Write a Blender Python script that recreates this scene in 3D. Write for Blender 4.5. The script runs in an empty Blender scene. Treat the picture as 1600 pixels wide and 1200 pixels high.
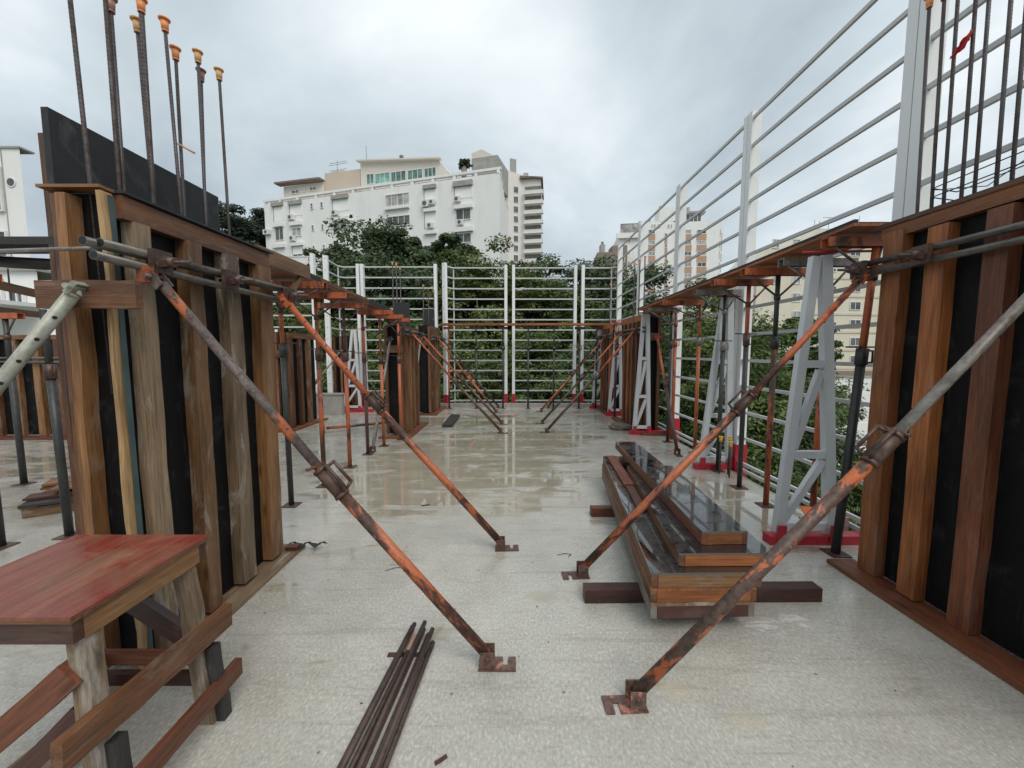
import bpy, bmesh, math, random
import numpy as np
from mathutils import Vector, Matrix

random.seed(7)
SC = bpy.context.scene
COL = SC.collection
R = math.radians
V = Vector

# ------------------------------------------------------------------ camera
EYE = V((0.0, 0.0, 1.6))
FPX = 600.0                      # focal length in pixels of a 1600 px wide picture
PITCH = math.atan(49.0 / FPX)
cam_d = bpy.data.cameras.new("camera")
cam_d.sensor_fit = 'HORIZONTAL'
cam_d.sensor_width = 36.0
cam_d.lens = 36.0 * FPX / 1600.0
cam_d.clip_start = 0.02
cam_d.clip_end = 6000.0
cam = bpy.data.objects.new("camera", cam_d)
COL.objects.link(cam)
cam.location = EYE
cam.rotation_euler = (R(90) - PITCH, 0, 0)
SC.camera = cam

# ------------------------------------------------------------------ sky, sun, exposure
SUN_POS = V((0.42, -0.72, 1.05)).normalized()
w = bpy.data.worlds.new("World")
SC.world = w
w.use_nodes = True
nt = w.node_tree
for n in list(nt.nodes):
    nt.nodes.remove(n)


def N(tree, typ, **kw):
    n = tree.nodes.new(typ)
    for k, v in kw.items():
        if k in n.inputs.keys() if isinstance(k, str) else False:
            n.inputs[k].default_value = v
        else:
            setattr(n, k, v)
    return n


def ramp(tree, stops, interp='LINEAR'):
    n = tree.nodes.new('ShaderNodeValToRGB')
    cr = n.color_ramp
    cr.interpolation = interp
    while len(cr.elements) < len(stops):
        cr.elements.new(0.5)
    for e, (p, c) in zip(cr.elements, stops):
        e.position = p
        if isinstance(c, (int, float)):
            c = (c, c, c)
        e.color = (c[0], c[1], c[2], 1)
    return n


def mathn(tree, op, a, b=None, clamp=False):
    n = tree.nodes.new('ShaderNodeMath')
    n.operation = op
    n.use_clamp = clamp
    for i, x in enumerate((a, b)):
        if x is None:
            continue
        if isinstance(x, (int, float)):
            n.inputs[i].default_value = x
        else:
            tree.links.new(x, n.inputs[i])
    return n.outputs[0]


def mixc(tree, fac, a, b, blend='MIX'):
    n = tree.nodes.new('ShaderNodeMix')
    n.data_type = 'RGBA'
    n.blend_type = blend
    for sock, x in ((n.inputs[0], fac), (n.inputs[6], a), (n.inputs[7], b)):
        if isinstance(x, (int, float)):
            sock.default_value = x
        elif isinstance(x, tuple):
            sock.default_value = (x[0], x[1], x[2], 1)
        else:
            tree.links.new(x, sock)
    return n.outputs[2]


L = nt.links.new
sky = nt.nodes.new('ShaderNodeTexSky')
sky.sky_type = 'NISHITA'
sky.sun_disc = False
sky.sun_elevation = math.asin(SUN_POS.z)
sky.sun_rotation = math.atan2(SUN_POS.x, SUN_POS.y)
sky.air_density = 1.0
sky.dust_density = 2.0
tc = nt.nodes.new('ShaderNodeTexCoord')
sep = nt.nodes.new('ShaderNodeSeparateXYZ')
L(tc.outputs['Generated'], sep.inputs[0])
den = mathn(nt, 'ADD', mathn(nt, 'MAXIMUM', sep.outputs[2], 0.0), 0.42)
cx = mathn(nt, 'DIVIDE', sep.outputs[0], den)
cy = mathn(nt, 'DIVIDE', sep.outputs[1], den)
cmb = nt.nodes.new('ShaderNodeCombineXYZ')
L(cx, cmb.inputs[0]); L(cy, cmb.inputs[1])
mp = nt.nodes.new('ShaderNodeMapping')
mp.inputs['Location'].default_value = (0.3, 2.2, 1.0)
L(cmb.outputs[0], mp.inputs[0])
n1 = N(nt, 'ShaderNodeTexNoise'); n1.inputs['Scale'].default_value = 1.0
n1.inputs['Detail'].default_value = 7; n1.inputs['Roughness'].default_value = 0.52
n1.inputs['Distortion'].default_value = 0.35
L(mp.outputs[0], n1.inputs['Vector'])
n2 = N(nt, 'ShaderNodeTexNoise'); n2.inputs['Scale'].default_value = 0.5
n2.inputs['Detail'].default_value = 3
L(mp.outputs[0], n2.inputs['Vector'])
mixn = mathn(nt, 'ADD', mathn(nt, 'MULTIPLY', n1.outputs[0], 0.72), mathn(nt, 'MULTIPLY', n2.outputs[0], 0.28))
cloud = ramp(nt, [(0.41, (0.31, 0.36, 0.405)), (0.475, (0.43, 0.495, 0.535)),
                  (0.54, (0.555, 0.62, 0.655)), (0.62, (0.79, 0.83, 0.85))])
L(mixn, cloud.inputs[0])
c10 = nt.nodes.new('ShaderNodeVectorMath'); c10.operation = 'SCALE'
c10.inputs[3].default_value = 10.0
L(cloud.outputs[0], c10.inputs[0])
skycol = mixc(nt, 0.93, sky.outputs[0], c10.outputs[0])
bg = nt.nodes.new('ShaderNodeBackground')
bg.inputs['Strength'].default_value = 0.1
L(skycol, bg.inputs[0])
wo = nt.nodes.new('ShaderNodeOutputWorld')
L(bg.outputs[0], wo.inputs[0])

sun_d = bpy.data.lights.new("sun", 'SUN')
sun_d.energy = 1.35
sun_d.angle = R(35)
sun_d.color = (1.0, 0.945, 0.86)
sun = bpy.data.objects.new("sun", sun_d)
COL.objects.link(sun)
sun.rotation_euler = (-SUN_POS).to_track_quat('-Z', 'Y').to_euler()

SC.view_settings.view_transform = 'Standard'
SC.view_settings.look = 'None'
SC.view_settings.gamma = 1.0
SC.view_settings.use_curve_mapping = False
SC.view_settings.exposure = 0.40


# ------------------------------------------------------------------ measuring helpers
def ray(px, py):
    x = (px - 800.0) / FPX
    y = (600.0 - py) / FPX
    cp, sp = math.cos(PITCH), math.sin(PITCH)
    return V((x, cp + y * sp, -sp + y * cp))


def at_z(px, py, z=0.0):
    d = ray(px, py)
    return EYE + d * ((z - EYE.z) / d.z)


def at_y(px, py, Y):
    d = ray(px, py)
    return EYE + d * (Y / d.y)


# ------------------------------------------------------------------ objects, parts, meshes
WM = {}


def tag(o, label=None, cat=None, group=None, kind=None):
    if label: o['label'] = label
    if cat: o['category'] = cat
    if group: o['group'] = group
    if kind: o['kind'] = kind
    return o


def thing(name, label, cat, loc=(0, 0, 0), group=None):
    o = bpy.data.objects.new(name, None)
    o.empty_display_size = 0.1
    COL.objects.link(o)
    o.location = loc
    WM[o.name] = Matrix.Translation(V(loc))
    return tag(o, label, cat, group)


def link(name, me, W, parent=None):
    o = bpy.data.objects.new(name, me)
    COL.objects.link(o)
    WM[o.name] = W.copy()
    if parent is not None:
        o.parent = parent
        o.matrix_basis = WM[parent.name].inverted() @ W
    else:
        o.matrix_basis = W
    return o


def frame(p0, p1, up=(0, 0, 1)):
    p0, p1 = V(p0), V(p1)
    z = (p1 - p0).normalized()
    y = V(up)
    if abs(y.normalized().dot(z)) > 0.98:
        y = V((0, 1, 0)) if abs(z.y) < 0.9 else V((1, 0, 0))
    y = (y - z * y.dot(z)).normalized()
    x = y.cross(z)
    M = Matrix.Identity(4)
    for i in range(3):
        M[i][0], M[i][1], M[i][2], M[i][3] = x[i], y[i], z[i], p0[i]
    return M


CACHE = {}


def box_mesh(name, w_, h_, l_, mat, bev=0.004, nseg=1, jit=0.0, seed=0):
    key = (round(w_, 3), round(h_, 3), round(l_, 3), mat.name, bev, nseg, jit, seed)
    if key in CACHE:
        return CACHE[key]
    bm = bmesh.new()
    rng = random.Random(seed)
    rings = []
    for k in range(nseg + 1):
        t = k / nseg
        jx = rng.uniform(-jit, jit); jy = rng.uniform(-jit, jit)
        if k in (0, nseg):
            jx *= 0.4; jy *= 0.4
        sw = 1 + rng.uniform(-jit, jit) * 1.5 / max(w_, .02) * .4
        rings.append([bm.verts.new((sx * w_ / 2 * sw + jx, sy * h_ / 2 + jy, t * l_))
                      for sx, sy in ((-1, -1), (1, -1), (1, 1), (-1, 1))])
    for a, b in zip(rings, rings[1:]):
        for i in range(4):
            j = (i + 1) % 4
            bm.faces.new((a[i], a[j], b[j], b[i]))
    bm.faces.new(rings[0][::-1]); bm.faces.new(rings[-1])
    b = min(bev, 0.25 * min(w_, h_, l_))
    if b > 0.0004:
        ed = [e for e in bm.edges if len(e.link_faces) == 2 and e.calc_face_angle() > 0.6]
        bmesh.ops.bevel(bm, geom=ed, offset=b, segments=1, affect='EDGES', profile=0.5)
    me = bpy.data.meshes.new(name)
    bm.to_mesh(me); bm.free()
    me.materials.append(mat)
    CACHE[key] = me
    return me


def beam(name, p0, p1, w_, h_, mat, parent=None, up=(0, 0, 1), bev=0.004, nseg=1, jit=0.0, seed=0):
    """A bar from p0 to p1; h_ is its size towards up, w_ across."""
    l_ = (V(p1) - V(p0)).length
    return link(name, box_mesh(name, w_, h_, l_, mat, bev, nseg, jit, seed), frame(p0, p1, up), parent)


def abox(name, x, y, z, mat, parent=None, bev=0.004, nseg=1, jit=0.0, seed=0):
    """An axis-aligned box, its local z along its longest side so the grain follows it."""
    c = [(a[0] + a[1]) / 2 for a in (x, y, z)]
    s = [abs(a[1] - a[0]) for a in (x, y, z)]
    k = s.index(max(s))
    p0 = V(c); p1 = V(c)
    p0[k] -= s[k] / 2; p1[k] += s[k] / 2
    if k == 2:
        return beam(name, p0, p1, s[0], s[1], mat, parent, (0, 1, 0), bev, nseg, jit, seed)
    o = 0 if k == 1 else 1
    return beam(name, p0, p1, s[o], s[2], mat, parent, (0, 0, 1), bev, nseg, jit, seed)


def tube_mesh(name, r, r2, l_, n, mat):
    key = ('t', round(r, 4), round(r2, 4), round(l_, 3), n, mat.name)
    if key in CACHE:
        return CACHE[key]
    vs, fs = [], []
    for k, (rr, z) in enumerate(((r, 0), (r2, l_))):
        for i in range(n):
            a = 2 * math.pi * i / n
            vs.append((rr * math.cos(a), rr * math.sin(a), z))
    for i in range(n):
        j = (i + 1) % n
        fs.append((i, j, n + j, n + i))
    fs.append(tuple(range(n))[::-1]); fs.append(tuple(range(n, 2 * n)))
    me = bpy.data.meshes.new(name)
    me.from_pydata(vs, [], fs)
    me.polygons.foreach_set('use_smooth', [True] * n + [False, False])
    me.materials.append(mat)
    CACHE[key] = me
    return me


def tube(name, p0, p1, r, mat, parent=None, n=14, r2=None):
    l_ = (V(p1) - V(p0)).length
    return link(name, tube_mesh(name, r, r if r2 is None else r2, l_, n, mat), frame(p0, p1), parent)


class MB:
    """Collects shapes in place, then links them as ONE mesh object."""
    def __init__(s):
        s.v, s.f, s.sm = [], [], []

    def add(s, vs, fs, sm):
        o = len(s.v)
        s.v += [tuple(x) for x in vs]
        s.f += [tuple(i + o for i in f) for f in fs]
        s.sm += sm if isinstance(sm, list) else [sm] * len(fs)

    def box(s, p0, p1, w_, h_, up=(0, 0, 1)):
        M = frame(p0, p1, up); l_ = (V(p1) - V(p0)).length
        vs = [M @ V((a * w_ / 2, b * h_ / 2, c)) for c in (0, l_) for a, b in ((-1, -1), (1, -1), (1, 1), (-1, 1))]
        s.add(vs, [(3, 2, 1, 0), (4, 5, 6, 7), (0, 1, 5, 4), (1, 2, 6, 5), (2, 3, 7, 6), (3, 0, 4, 7)], False)
        return s

    def abox(s, x, y, z):
        return s.box(((x[0] + x[1]) / 2, (y[0] + y[1]) / 2, z[0]), ((x[0] + x[1]) / 2, (y[0] + y[1]) / 2, z[1]),
                     abs(x[1] - x[0]), abs(y[1] - y[0]), (0, 1, 0))

    def tube(s, p0, p1, r, n=10, r2=None):
        M = frame(p0, p1); l_ = (V(p1) - V(p0)).length
        r2 = r if r2 is None else r2
        vs = [M @ V((q * math.cos(2 * math.pi * i / n), q * math.sin(2 * math.pi * i / n), c))
              for q, c in ((r, 0), (r2, l_)) for i in range(n)]
        fs = [(i, (i + 1) % n, n + (i + 1) % n, n + i) for i in range(n)] + [tuple(range(n))[::-1], tuple(range(n, 2 * n))]
        s.add(vs, fs, [True] * n + [False, False])
        return s

    def wire(s, pts, r, n=6):
        pts = [V(p) for p in pts]
        for a, b in zip(pts, pts[1:]):
            d = (b - a).normalized() * r * 0.6
            s.tube(a - d, b + d, r, n)
        return s

    def quad(s, a, b, c, d):
        s.add([a, b, c, d], [(0, 1, 2, 3)], False)
        return s

    def build(s, name, mat, parent=None, loc=None):
        O = WM[parent.name].translation if (parent is not None and loc is None) else V(loc or (0, 0, 0))
        me = bpy.data.meshes.new(name)
        me.from_pydata([(x - O.x, y - O.y, z - O.z) for x, y, z in s.v], [], s.f)
        me.polygons.foreach_set('use_smooth', s.sm)
        me.materials.append(mat)
        return link(name, me, Matrix.Translation(O), parent)


# ------------------------------------------------------------------ materials
def newmat(name):
    m = bpy.data.materials.new(name)
    m.use_nodes = True
    t = m.node_tree
    b = t.nodes['Principled BSDF']
    return m, t, b


def coords(t, scale=(1, 1, 1), rnd=True):
    tcn = t.nodes.new('ShaderNodeTexCoord')
    out = tcn.outputs['Object']
    if rnd:
        oi = t.nodes.new('ShaderNodeObjectInfo')
        ad = t.nodes.new('ShaderNodeVectorMath'); ad.operation = 'ADD'
        sc = t.nodes.new('ShaderNodeMath'); sc.operation = 'MULTIPLY'; sc.inputs[1].default_value = 37.0
        t.links.new(oi.outputs['Random'], sc.inputs[0])
        cb = t.nodes.new('ShaderNodeCombineXYZ')
        for i in range(3):
            t.links.new(sc.outputs[0], cb.inputs[i])
        t.links.new(out, ad.inputs[0]); t.links.new(cb.outputs[0], ad.inputs[1])
        out = ad.outputs[0]
    mpn = t.nodes.new('ShaderNodeMapping')
    mpn.inputs['Scale'].default_value = scale
    t.links.new(out, mpn.inputs[0])
    return mpn.outputs[0]


def noise(t, vec, scale, detail=4, rough=0.55, dist=0.0):
    n = t.nodes.new('ShaderNodeTexNoise')
    n.inputs['Scale'].default_value = scale
    n.inputs['Detail'].default_value = detail
    n.inputs['Roughness'].default_value = rough
    n.inputs['Distortion'].default_value = dist
    t.links.new(vec, n.inputs['Vector'])
    return n.outputs[0]


def bump(t, b, h, strength=0.3, dist=0.01):
    n = t.nodes.new('ShaderNodeBump')
    n.inputs['Strength'].default_value = strength
    n.inputs['Distance'].default_value = dist
    t.links.new(h, n.inputs['Height'])
    t.links.new(n.outputs[0], b.inputs['Normal'])
    return n


def m_wood(name, light, dark, splash=0.35, rough=0.55, grain=1.0, splash_col=(0.30, 0.27, 0.23)):
    m, t, b = newmat(name)
    v = coords(t, (22 * grain, 22 * grain, 1.1))
    g = noise(t, v, 1.6, 6, 0.62, 0.6)
    v2 = coords(t, (60, 60, 2.2))
    g2 = noise(t, v2, 2.0, 3)
    mid_ = tuple((a * .45 + b_ * .55) for a, b_ in zip(dark, light))
    gr = ramp(t, [(0.25, dark), (0.48, mid_), (0.75, light)])
    t.links.new(g, gr.inputs[0])
    f2 = ramp(t, [(0.34, 0.76), (0.50, 0.98), (0.66, 1.14)])
    t.links.new(g2, f2.inputs[0])
    c = mixc(t, 1.0, gr.outputs[0], f2.outputs[0], 'MULTIPLY')
    oi = t.nodes.new('ShaderNodeObjectInfo')
    hv = ramp(t, [(0.0, (0.70, 0.66, 0.62)), (0.5, (1.0, 1.0, 1.0)), (1.0, (1.2, 1.12, 1.02))])
    t.links.new(oi.outputs['Random'], hv.inputs[0])
    c = mixc(t, 1.0, c, hv.outputs[0], 'MULTIPLY')
    v4 = coords(t, (170, 170, 5))
    g4 = noise(t, v4, 1.5, 3, 0.6)
    f4 = ramp(t, [(0.33, 0.74), (0.47, 1.0), (0.68, 1.13)])
    t.links.new(g4, f4.inputs[0])
    c = mixc(t, 1.0, c, f4.outputs[0], 'MULTIPLY')
    vb = coords(t, (3, 3, 0.9))
    gb = noise(t, vb, 1.6, 4)
    fb = ramp(t, [(0.35, (0.66, 0.63, 0.62)), (0.52, 1.0), (0.68, (1.22, 1.2, 1.16))])
    t.links.new(gb, fb.inputs[0])
    c = mixc(t, 1.0, c, fb.outputs[0], 'MULTIPLY')
    v3 = coords(t, (7, 7, 1.8))
    s = noise(t, v3, 1.3, 9, 0.72, 0.6)
    sm_ = ramp(t, [(0.535, 0.0), (0.63, splash)])
    t.links.new(s, sm_.inputs[0])
    c = mixc(t, sm_.outputs[0], c, splash_col)
    # knots
    vk = coords(t, (9, 9, 2.4))
    vo = t.nodes.new('ShaderNodeTexVoronoi'); vo.inputs['Scale'].default_value = 1.0
    t.links.new(vk, vo.inputs['Vector'])
    kr = ramp(t, [(0.06, 0.75), (0.17, 0.0)])
    t.links.new(vo.outputs['Distance'], kr.inputs[0])
    c = mixc(t, kr.outputs[0], c, (dark[0] * .45, dark[1] * .4, dark[2] * .4))
    t.links.new(c, b.inputs['Base Color'])
    rr = ramp(t, [(0.3, rough - .18), (0.7, rough + .15)])
    t.links.new(s, rr.inputs[0])
    t.links.new(rr.outputs[0], b.inputs['Roughness'])
    bump(t, b, mathn(t, 'ADD', mathn(t, 'MULTIPLY', g, .6), mathn(t, 'MULTIPLY', g4, .4)), 0.5, 0.004)
    return m


W_GREY = m_wood("weathered_timber", (0.2198, 0.1166, 0.0548), (0.1135, 0.0561, 0.0252), 0.62)
W_TAN = m_wood("tan_timber", (0.2668, 0.1355, 0.0547), (0.1482, 0.0665, 0.0251), 0.30)
W_ORANGE = m_wood("wet_orange_timber", (0.3451, 0.1262, 0.0388), (0.1381, 0.0449, 0.0150), 0.14, 0.6)
W_RED = m_wood("wet_red_timber", (0.1798, 0.0616, 0.0288), (0.0784, 0.0259, 0.0134), 0.10, 0.55)
W_BROWN = m_wood("brown_timber", (0.1658, 0.0717, 0.0312), (0.0634, 0.0262, 0.0125), 0.22)
W_ASH = m_wood("mortar_greyed_timber", (0.2430, 0.1782, 0.1200), (0.1305, 0.0871, 0.0529), 0.7, splash_col=(0.36, 0.345, 0.31))
W_PINE = m_wood("pale_pine_batten", (0.40, 0.27, 0.135), (0.22, 0.13, 0.06), 0.2)
W_MAROON = m_wood("dark_maroon_timber", (0.0825, 0.0270, 0.0180), (0.0338, 0.0105, 0.0075), 0.12, 0.45)
W_BLACKISH = m_wood("soaked_black_timber", (0.035, 0.033, 0.034), (0.012, 0.011, 0.011), 0.10)


def m_ply(name, base=(0.014, 0.014, 0.016), scuff=0.10, rough=0.42, scuffcol=(0.10, 0.105, 0.11), gloss=0.3, spec=0.5):
    m, t, b = newmat(name)
    v = coords(t, (1, 1, 1))
    s = noise(t, v, 4.5, 7, 0.65, 1.2)
    sr = ramp(t, [(0.55, 0.0), (0.72, scuff * 3)])
    t.links.new(s, sr.inputs[0])
    c = mixc(t, sr.outputs[0], base, scuffcol)
    v2 = coords(t, (30, 30, 2))
    s2 = noise(t, v2, 2, 4)
    st = ramp(t, [(0.62, 0.0), (0.72, scuff * 2)])
    t.links.new(s2, st.inputs[0])
    c = mixc(t, st.outputs[0], c, scuffcol)
    t.links.new(c, b.inputs['Base Color'])
    rr = ramp(t, [(0.35, rough - gloss), (0.65, rough + .2)])
    t.links.new(s, rr.inputs[0]); t.links.new(rr.outputs[0], b.inputs['Roughness'])
    bump(t, b, s, 0.15, 0.003)
    b.inputs['Specular IOR Level'].default_value = spec
    return m


PLY = m_ply("black_film_plywood", (0.0055, 0.0055, 0.006), 0.15, 0.6, (0.050, 0.050, 0.052), 0.15, 0.18)
PLY_GREY = m_ply("scuffed_plywood", (0.026, 0.028, 0.030), 0.26, 0.6, (0.085, 0.09, 0.095), 0.1, 0.3)
def wet_coat(m, w_=1.0):
    b = m.node_tree.nodes['Principled BSDF']
    b.inputs['Coat Weight'].default_value = w_
    b.inputs['Coat Roughness'].default_value = 0.03
    b.inputs['Coat IOR'].default_value = 1.7
    return m


PLY_WET = m_ply("wet_black_plywood", (0.006, 0.0065, 0.0075), 0.09, 0.26, (0.07, 0.075, 0.08), gloss=0.24, spec=1.0)


wet_coat(PLY_WET)


def m_paint(name, paint, rust=(0.055, 0.026, 0.018), lo=0.45, hi=0.55, rough=0.45, metal=0.0, fade=(0.30, 0.22, 0.19), fade_amt=0.0,
            scale=7.0, stretch=0.35):
    m, t, b = newmat(name)
    v = coords(t, (1, 1, stretch))
    s = noise(t, v, scale, 8, 0.68, 0.5)
    mk = ramp(t, [(lo, 0.0), (hi, 1.0)])
    t.links.new(s, mk.inputs[0])
    v2 = coords(t, (1, 1, 1))
    s2 = noise(t, v2, 38, 4, 0.6)
    rv = ramp(t, [(0.3, tuple(x * 0.55 for x in rust)), (0.7, tuple(x * 1.7 for x in rust))])
    t.links.new(s2, rv.inputs[0])
    pv = ramp(t, [(0.3, tuple(x * 0.8 for x in paint)), (0.7, tuple(min(1, x * 1.12) for x in paint))])
    t.links.new(s2, pv.inputs[0])
    c = mixc(t, mk.outputs[0], rv.outputs[0], pv.outputs[0])
    if fade_amt:
        s3 = noise(t, v2, 14, 5, 0.6)
        fk = ramp(t, [(0.60, 0.0), (0.68, fade_amt)])
        t.links.new(s3, fk.inputs[0])
        c = mixc(t, fk.outputs[0], c, fade)
    t.links.new(c, b.inputs['Base Color'])
    rr = ramp(t, [(0.3, rough + .2), (0.7, rough - .1)])
    t.links.new(s, rr.inputs[0]); t.links.new(rr.outputs[0], b.inputs['Roughness'])
    b.inputs['Metallic'].default_value = metal
    bump(t, b, s2, 0.25, 0.002)
    return m


ORANGE = m_paint("orange_painted_steel", (0.43, 0.108, 0.040), lo=0.37, hi=0.50, fade_amt=0.45, fade=(0.20, 0.075, 0.04))
ORANGE_WORN = m_paint("worn_orange_steel", (0.42, 0.118, 0.046), lo=0.435, hi=0.50, fade_amt=0.4)
ORANGE_HALF = m_paint("chipped_orange_steel", (0.45, 0.105, 0.036), lo=0.45, hi=0.54, fade_amt=0.35, fade=(0.22, 0.10, 0.065))
RUST = m_paint("rusty_brown_steel", (0.10, 0.05, 0.036), (0.045, 0.024, 0.019), 0.42, 0.58, 0.45, fade_amt=0.35, fade=(0.2, 0.16, 0.14))
RUST_PATCH = m_paint("dark_steel_with_orange_patches", (0.42, 0.115, 0.042), (0.085, 0.062, 0.056), lo=0.53, hi=0.57, fade_amt=0.4)
DARK_STEEL = m_paint("dark_grey_steel", (0.040, 0.043, 0.040), (0.022, 0.022, 0.021), 0.4, 0.6, 0.45)
GREY_STEEL = m_paint("dull_grey_steel", (0.27, 0.25, 0.23), (0.11, 0.085, 0.07), 0.40, 0.58, 0.38, 0.25)
GREEN_STEEL = m_paint("pale_grey_green_steel", (0.36, 0.37, 0.31), (0.17, 0.15, 0.12), 0.34, 0.5, 0.4, 0.1)
WALER_STEEL = m_paint("waler_grey_steel", (0.150, 0.138, 0.124), (0.045, 0.034, 0.029), 0.38, 0.62, 0.36, 0.25)
RED = m_paint("red_base_paint", (0.40, 0.018, 0.035), (0.19, 0.02, 0.02), 0.30, 0.42, 0.4)
REBAR = m_paint("rebar_steel", (0.085, 0.075, 0.080), (0.05, 0.035, 0.03), 0.40, 0.6, 0.5, 0.3)
BAR_BROWN = m_paint("brown_angle_steel", (0.115, 0.080, 0.068), (0.060, 0.038, 0.031), 0.40, 0.6, 0.42, 0.2)
HOLE = m_paint("hole_shade_black", (0.008, 0.008, 0.008), (0.006, 0.006, 0.006))  # black that paints the shade inside drilled holes and tube ends
GREYPAINT_HEAD = m_paint("grey_head_bar", (0.24, 0.235, 0.225), (0.10, 0.085, 0.075), 0.38, 0.55, 0.45, 0.1)


def m_plain(name, col, rough=0.6, var=0.15, scale=3.0, bumpv=0.0, metal=0.0, stretch=(1, 1, 1), spec=0.5, dirt=0.0, dirtcol=(0.25, 0.24, 0.21)):
    m, t, b = newmat(name)
    v = coords(t, stretch)
    s = noise(t, v, scale, 6, 0.6)
    cr = ramp(t, [(0.3, tuple(x * (1 - var) for x in col)), (0.7, tuple(min(1, x * (1 + var)) for x in col))])
    t.links.new(s, cr.inputs[0])
    c = cr.outputs[0]
    if dirt:
        v2 = coords(t, (1.2, 1.2, 0.22))
        s2 = noise(t, v2, 1.1, 7, 0.65)
        dr = ramp(t, [(0.50, 0.0), (0.72, dirt)])
        t.links.new(s2, dr.inputs[0])
        c = mixc(t, dr.outputs[0], c, dirtcol)
    t.links.new(c, b.inputs['Base Color'])
    b.inputs['Roughness'].default_value = rough
    b.inputs['Metallic'].default_value = metal
    b.inputs['Specular IOR Level'].default_value = spec
    if bumpv:
        bump(t, b, s, bumpv, 0.01)
    return m


ALU = m_plain("galvanised_grey_metal", (0.60, 0.62, 0.64), 0.42, 0.06, 2.5, metal=0.2, dirt=0.35, dirtcol=(0.33, 0.34, 0.36))
WHITE = m_plain("white_fence_paint", (0.76, 0.77, 0.77), 0.42, 0.03, 2.5, dirt=0.30, dirtcol=(0.55, 0.55, 0.53))
RAIL = m_plain("rail_white_with_shade", (0.52, 0.52, 0.53), 0.40, 0.04, 2.5, dirt=0.3, dirtcol=(0.42, 0.42, 0.42))  # fence white greyed: backlit underside shade put into the rails' colour
CAP = m_plain("orange_plastic_cap", (0.75, 0.27, 0.10), 0.5, 0.12, 30)
CAP_TAN = m_plain("faded_cap", (0.62, 0.36, 0.16), 0.5, 0.12, 30)
CAP_DARK = m_plain("dirty_pink_cap", (0.33, 0.17, 0.14), 0.5, 0.12, 30)
CAP_YELLOW = m_plain("yellow_cap", (0.75, 0.42, 0.06), 0.5, 0.12, 30)
RAG = m_plain("red_cloth", (0.52, 0.03, 0.03), 0.8, 0.15, 30)
CLOTH_DARK = m_plain("black_cloth", (0.02, 0.022, 0.025), 0.7, 0.2, 20)
SACK = m_plain("grey_sack_cloth", (0.16, 0.13, 0.10), 0.8, 0.3, 12, 0.4)
BARRIER_O = m_plain("orange_plastic", (0.75, 0.17, 0.04), 0.45, 0.1, 4)
BARRIER_W = m_plain("pinkish_white_plastic", (0.70, 0.52, 0.50), 0.45, 0.1, 4)
CONC = m_plain("grey_concrete", (0.30, 0.29, 0.265), 0.7, 0.2, 5, 0.3, dirt=0.6, dirtcol=(0.16, 0.15, 0.14))
B_WHITE = m_plain("white_render", (0.80, 0.80, 0.785), 0.75, 0.025, 0.6, dirt=0.30, dirtcol=(0.58, 0.57, 0.54))
B_CREAM = m_plain("cream_render", (0.66, 0.61, 0.50), 0.75, 0.04, 0.5, dirt=0.3, dirtcol=(0.44, 0.40, 0.32))
B_CREAM2 = m_plain("pale_cream_band", (0.58, 0.53, 0.43), 0.75, 0.04, 0.5)
B_BEIGE = m_plain("beige_render", (0.56, 0.47, 0.38), 0.75, 0.04, 0.5)
B_BEIGE2 = m_plain("ivory_render", (0.66, 0.61, 0.54), 0.75, 0.04, 0.5)
B_GREY = m_plain("grey_stained_concrete", (0.34, 0.33, 0.31), 0.8, 0.2, 2.0, dirt=0.5)
B_TOWER = m_plain("tower_render", (0.70, 0.67, 0.64), 0.75, 0.03, 0.5)
B_TERRA = m_plain("terracotta_panel", (0.45, 0.29, 0.20), 0.7, 0.12, 2.0)
B_BROWN = m_plain("brown_brick_band", (0.24, 0.19, 0.155), 0.8, 0.15, 2.0)
B_DARK = m_plain("dark_shade_tone", (0.16, 0.155, 0.15), 0.7, 0.3, 2.0)  # dark tone painting the shade of balcony recesses and parapet slots
ROOF_T = m_plain("brown_roof_slab", (0.20, 0.14, 0.115), 0.7, 0.15, 2.0)
SHUT = m_plain("white_roller_shutter", (0.84, 0.84, 0.83), 0.55, 0.02, 2.0)
AC_W = m_plain("ac_casing", (0.68, 0.67, 0.63), 0.5, 0.05, 6.0)
AC_D = m_plain("ac_grille", (0.10, 0.10, 0.10), 0.5, 0.05, 6.0)
FRAME_W = m_plain("window_frame_white", (0.72, 0.72, 0.70), 0.5, 0.05, 4.0)
RAIL_IRON = m_plain("black_iron", (0.03, 0.032, 0.035), 0.5, 0.1, 4.0)
BARK = m_plain("bark", (0.10, 0.075, 0.055), 0.9, 0.35, 4, 0.5, stretch=(1, 1, .25))


def m_glass(name, col, rough=0.12):
    m, t, b = newmat(name)
    v = coords(t, (0.7, 0.7, 0.7))
    s = noise(t, v, 1.4, 4)
    cr = ramp(t, [(0.35, tuple(x * .55 for x in col)), (0.65, tuple(x * 1.5 for x in col))])
    t.links.new(s, cr.inputs[0]); t.links.new(cr.outputs[0], b.inputs['Base Color'])
    b.inputs['Roughness'].default_value = rough
    return m


GLASS = m_glass("grey_window_glass", (0.10, 0.105, 0.11))
GLASS_L = m_glass("curtained_window_glass", (0.34, 0.34, 0.33))
GLASS_G = m_glass("green_window_glass", (0.10, 0.21, 0.18))
GLASS_GL = m_glass("pale_green_window_glass", (0.20, 0.42, 0.37))


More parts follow.
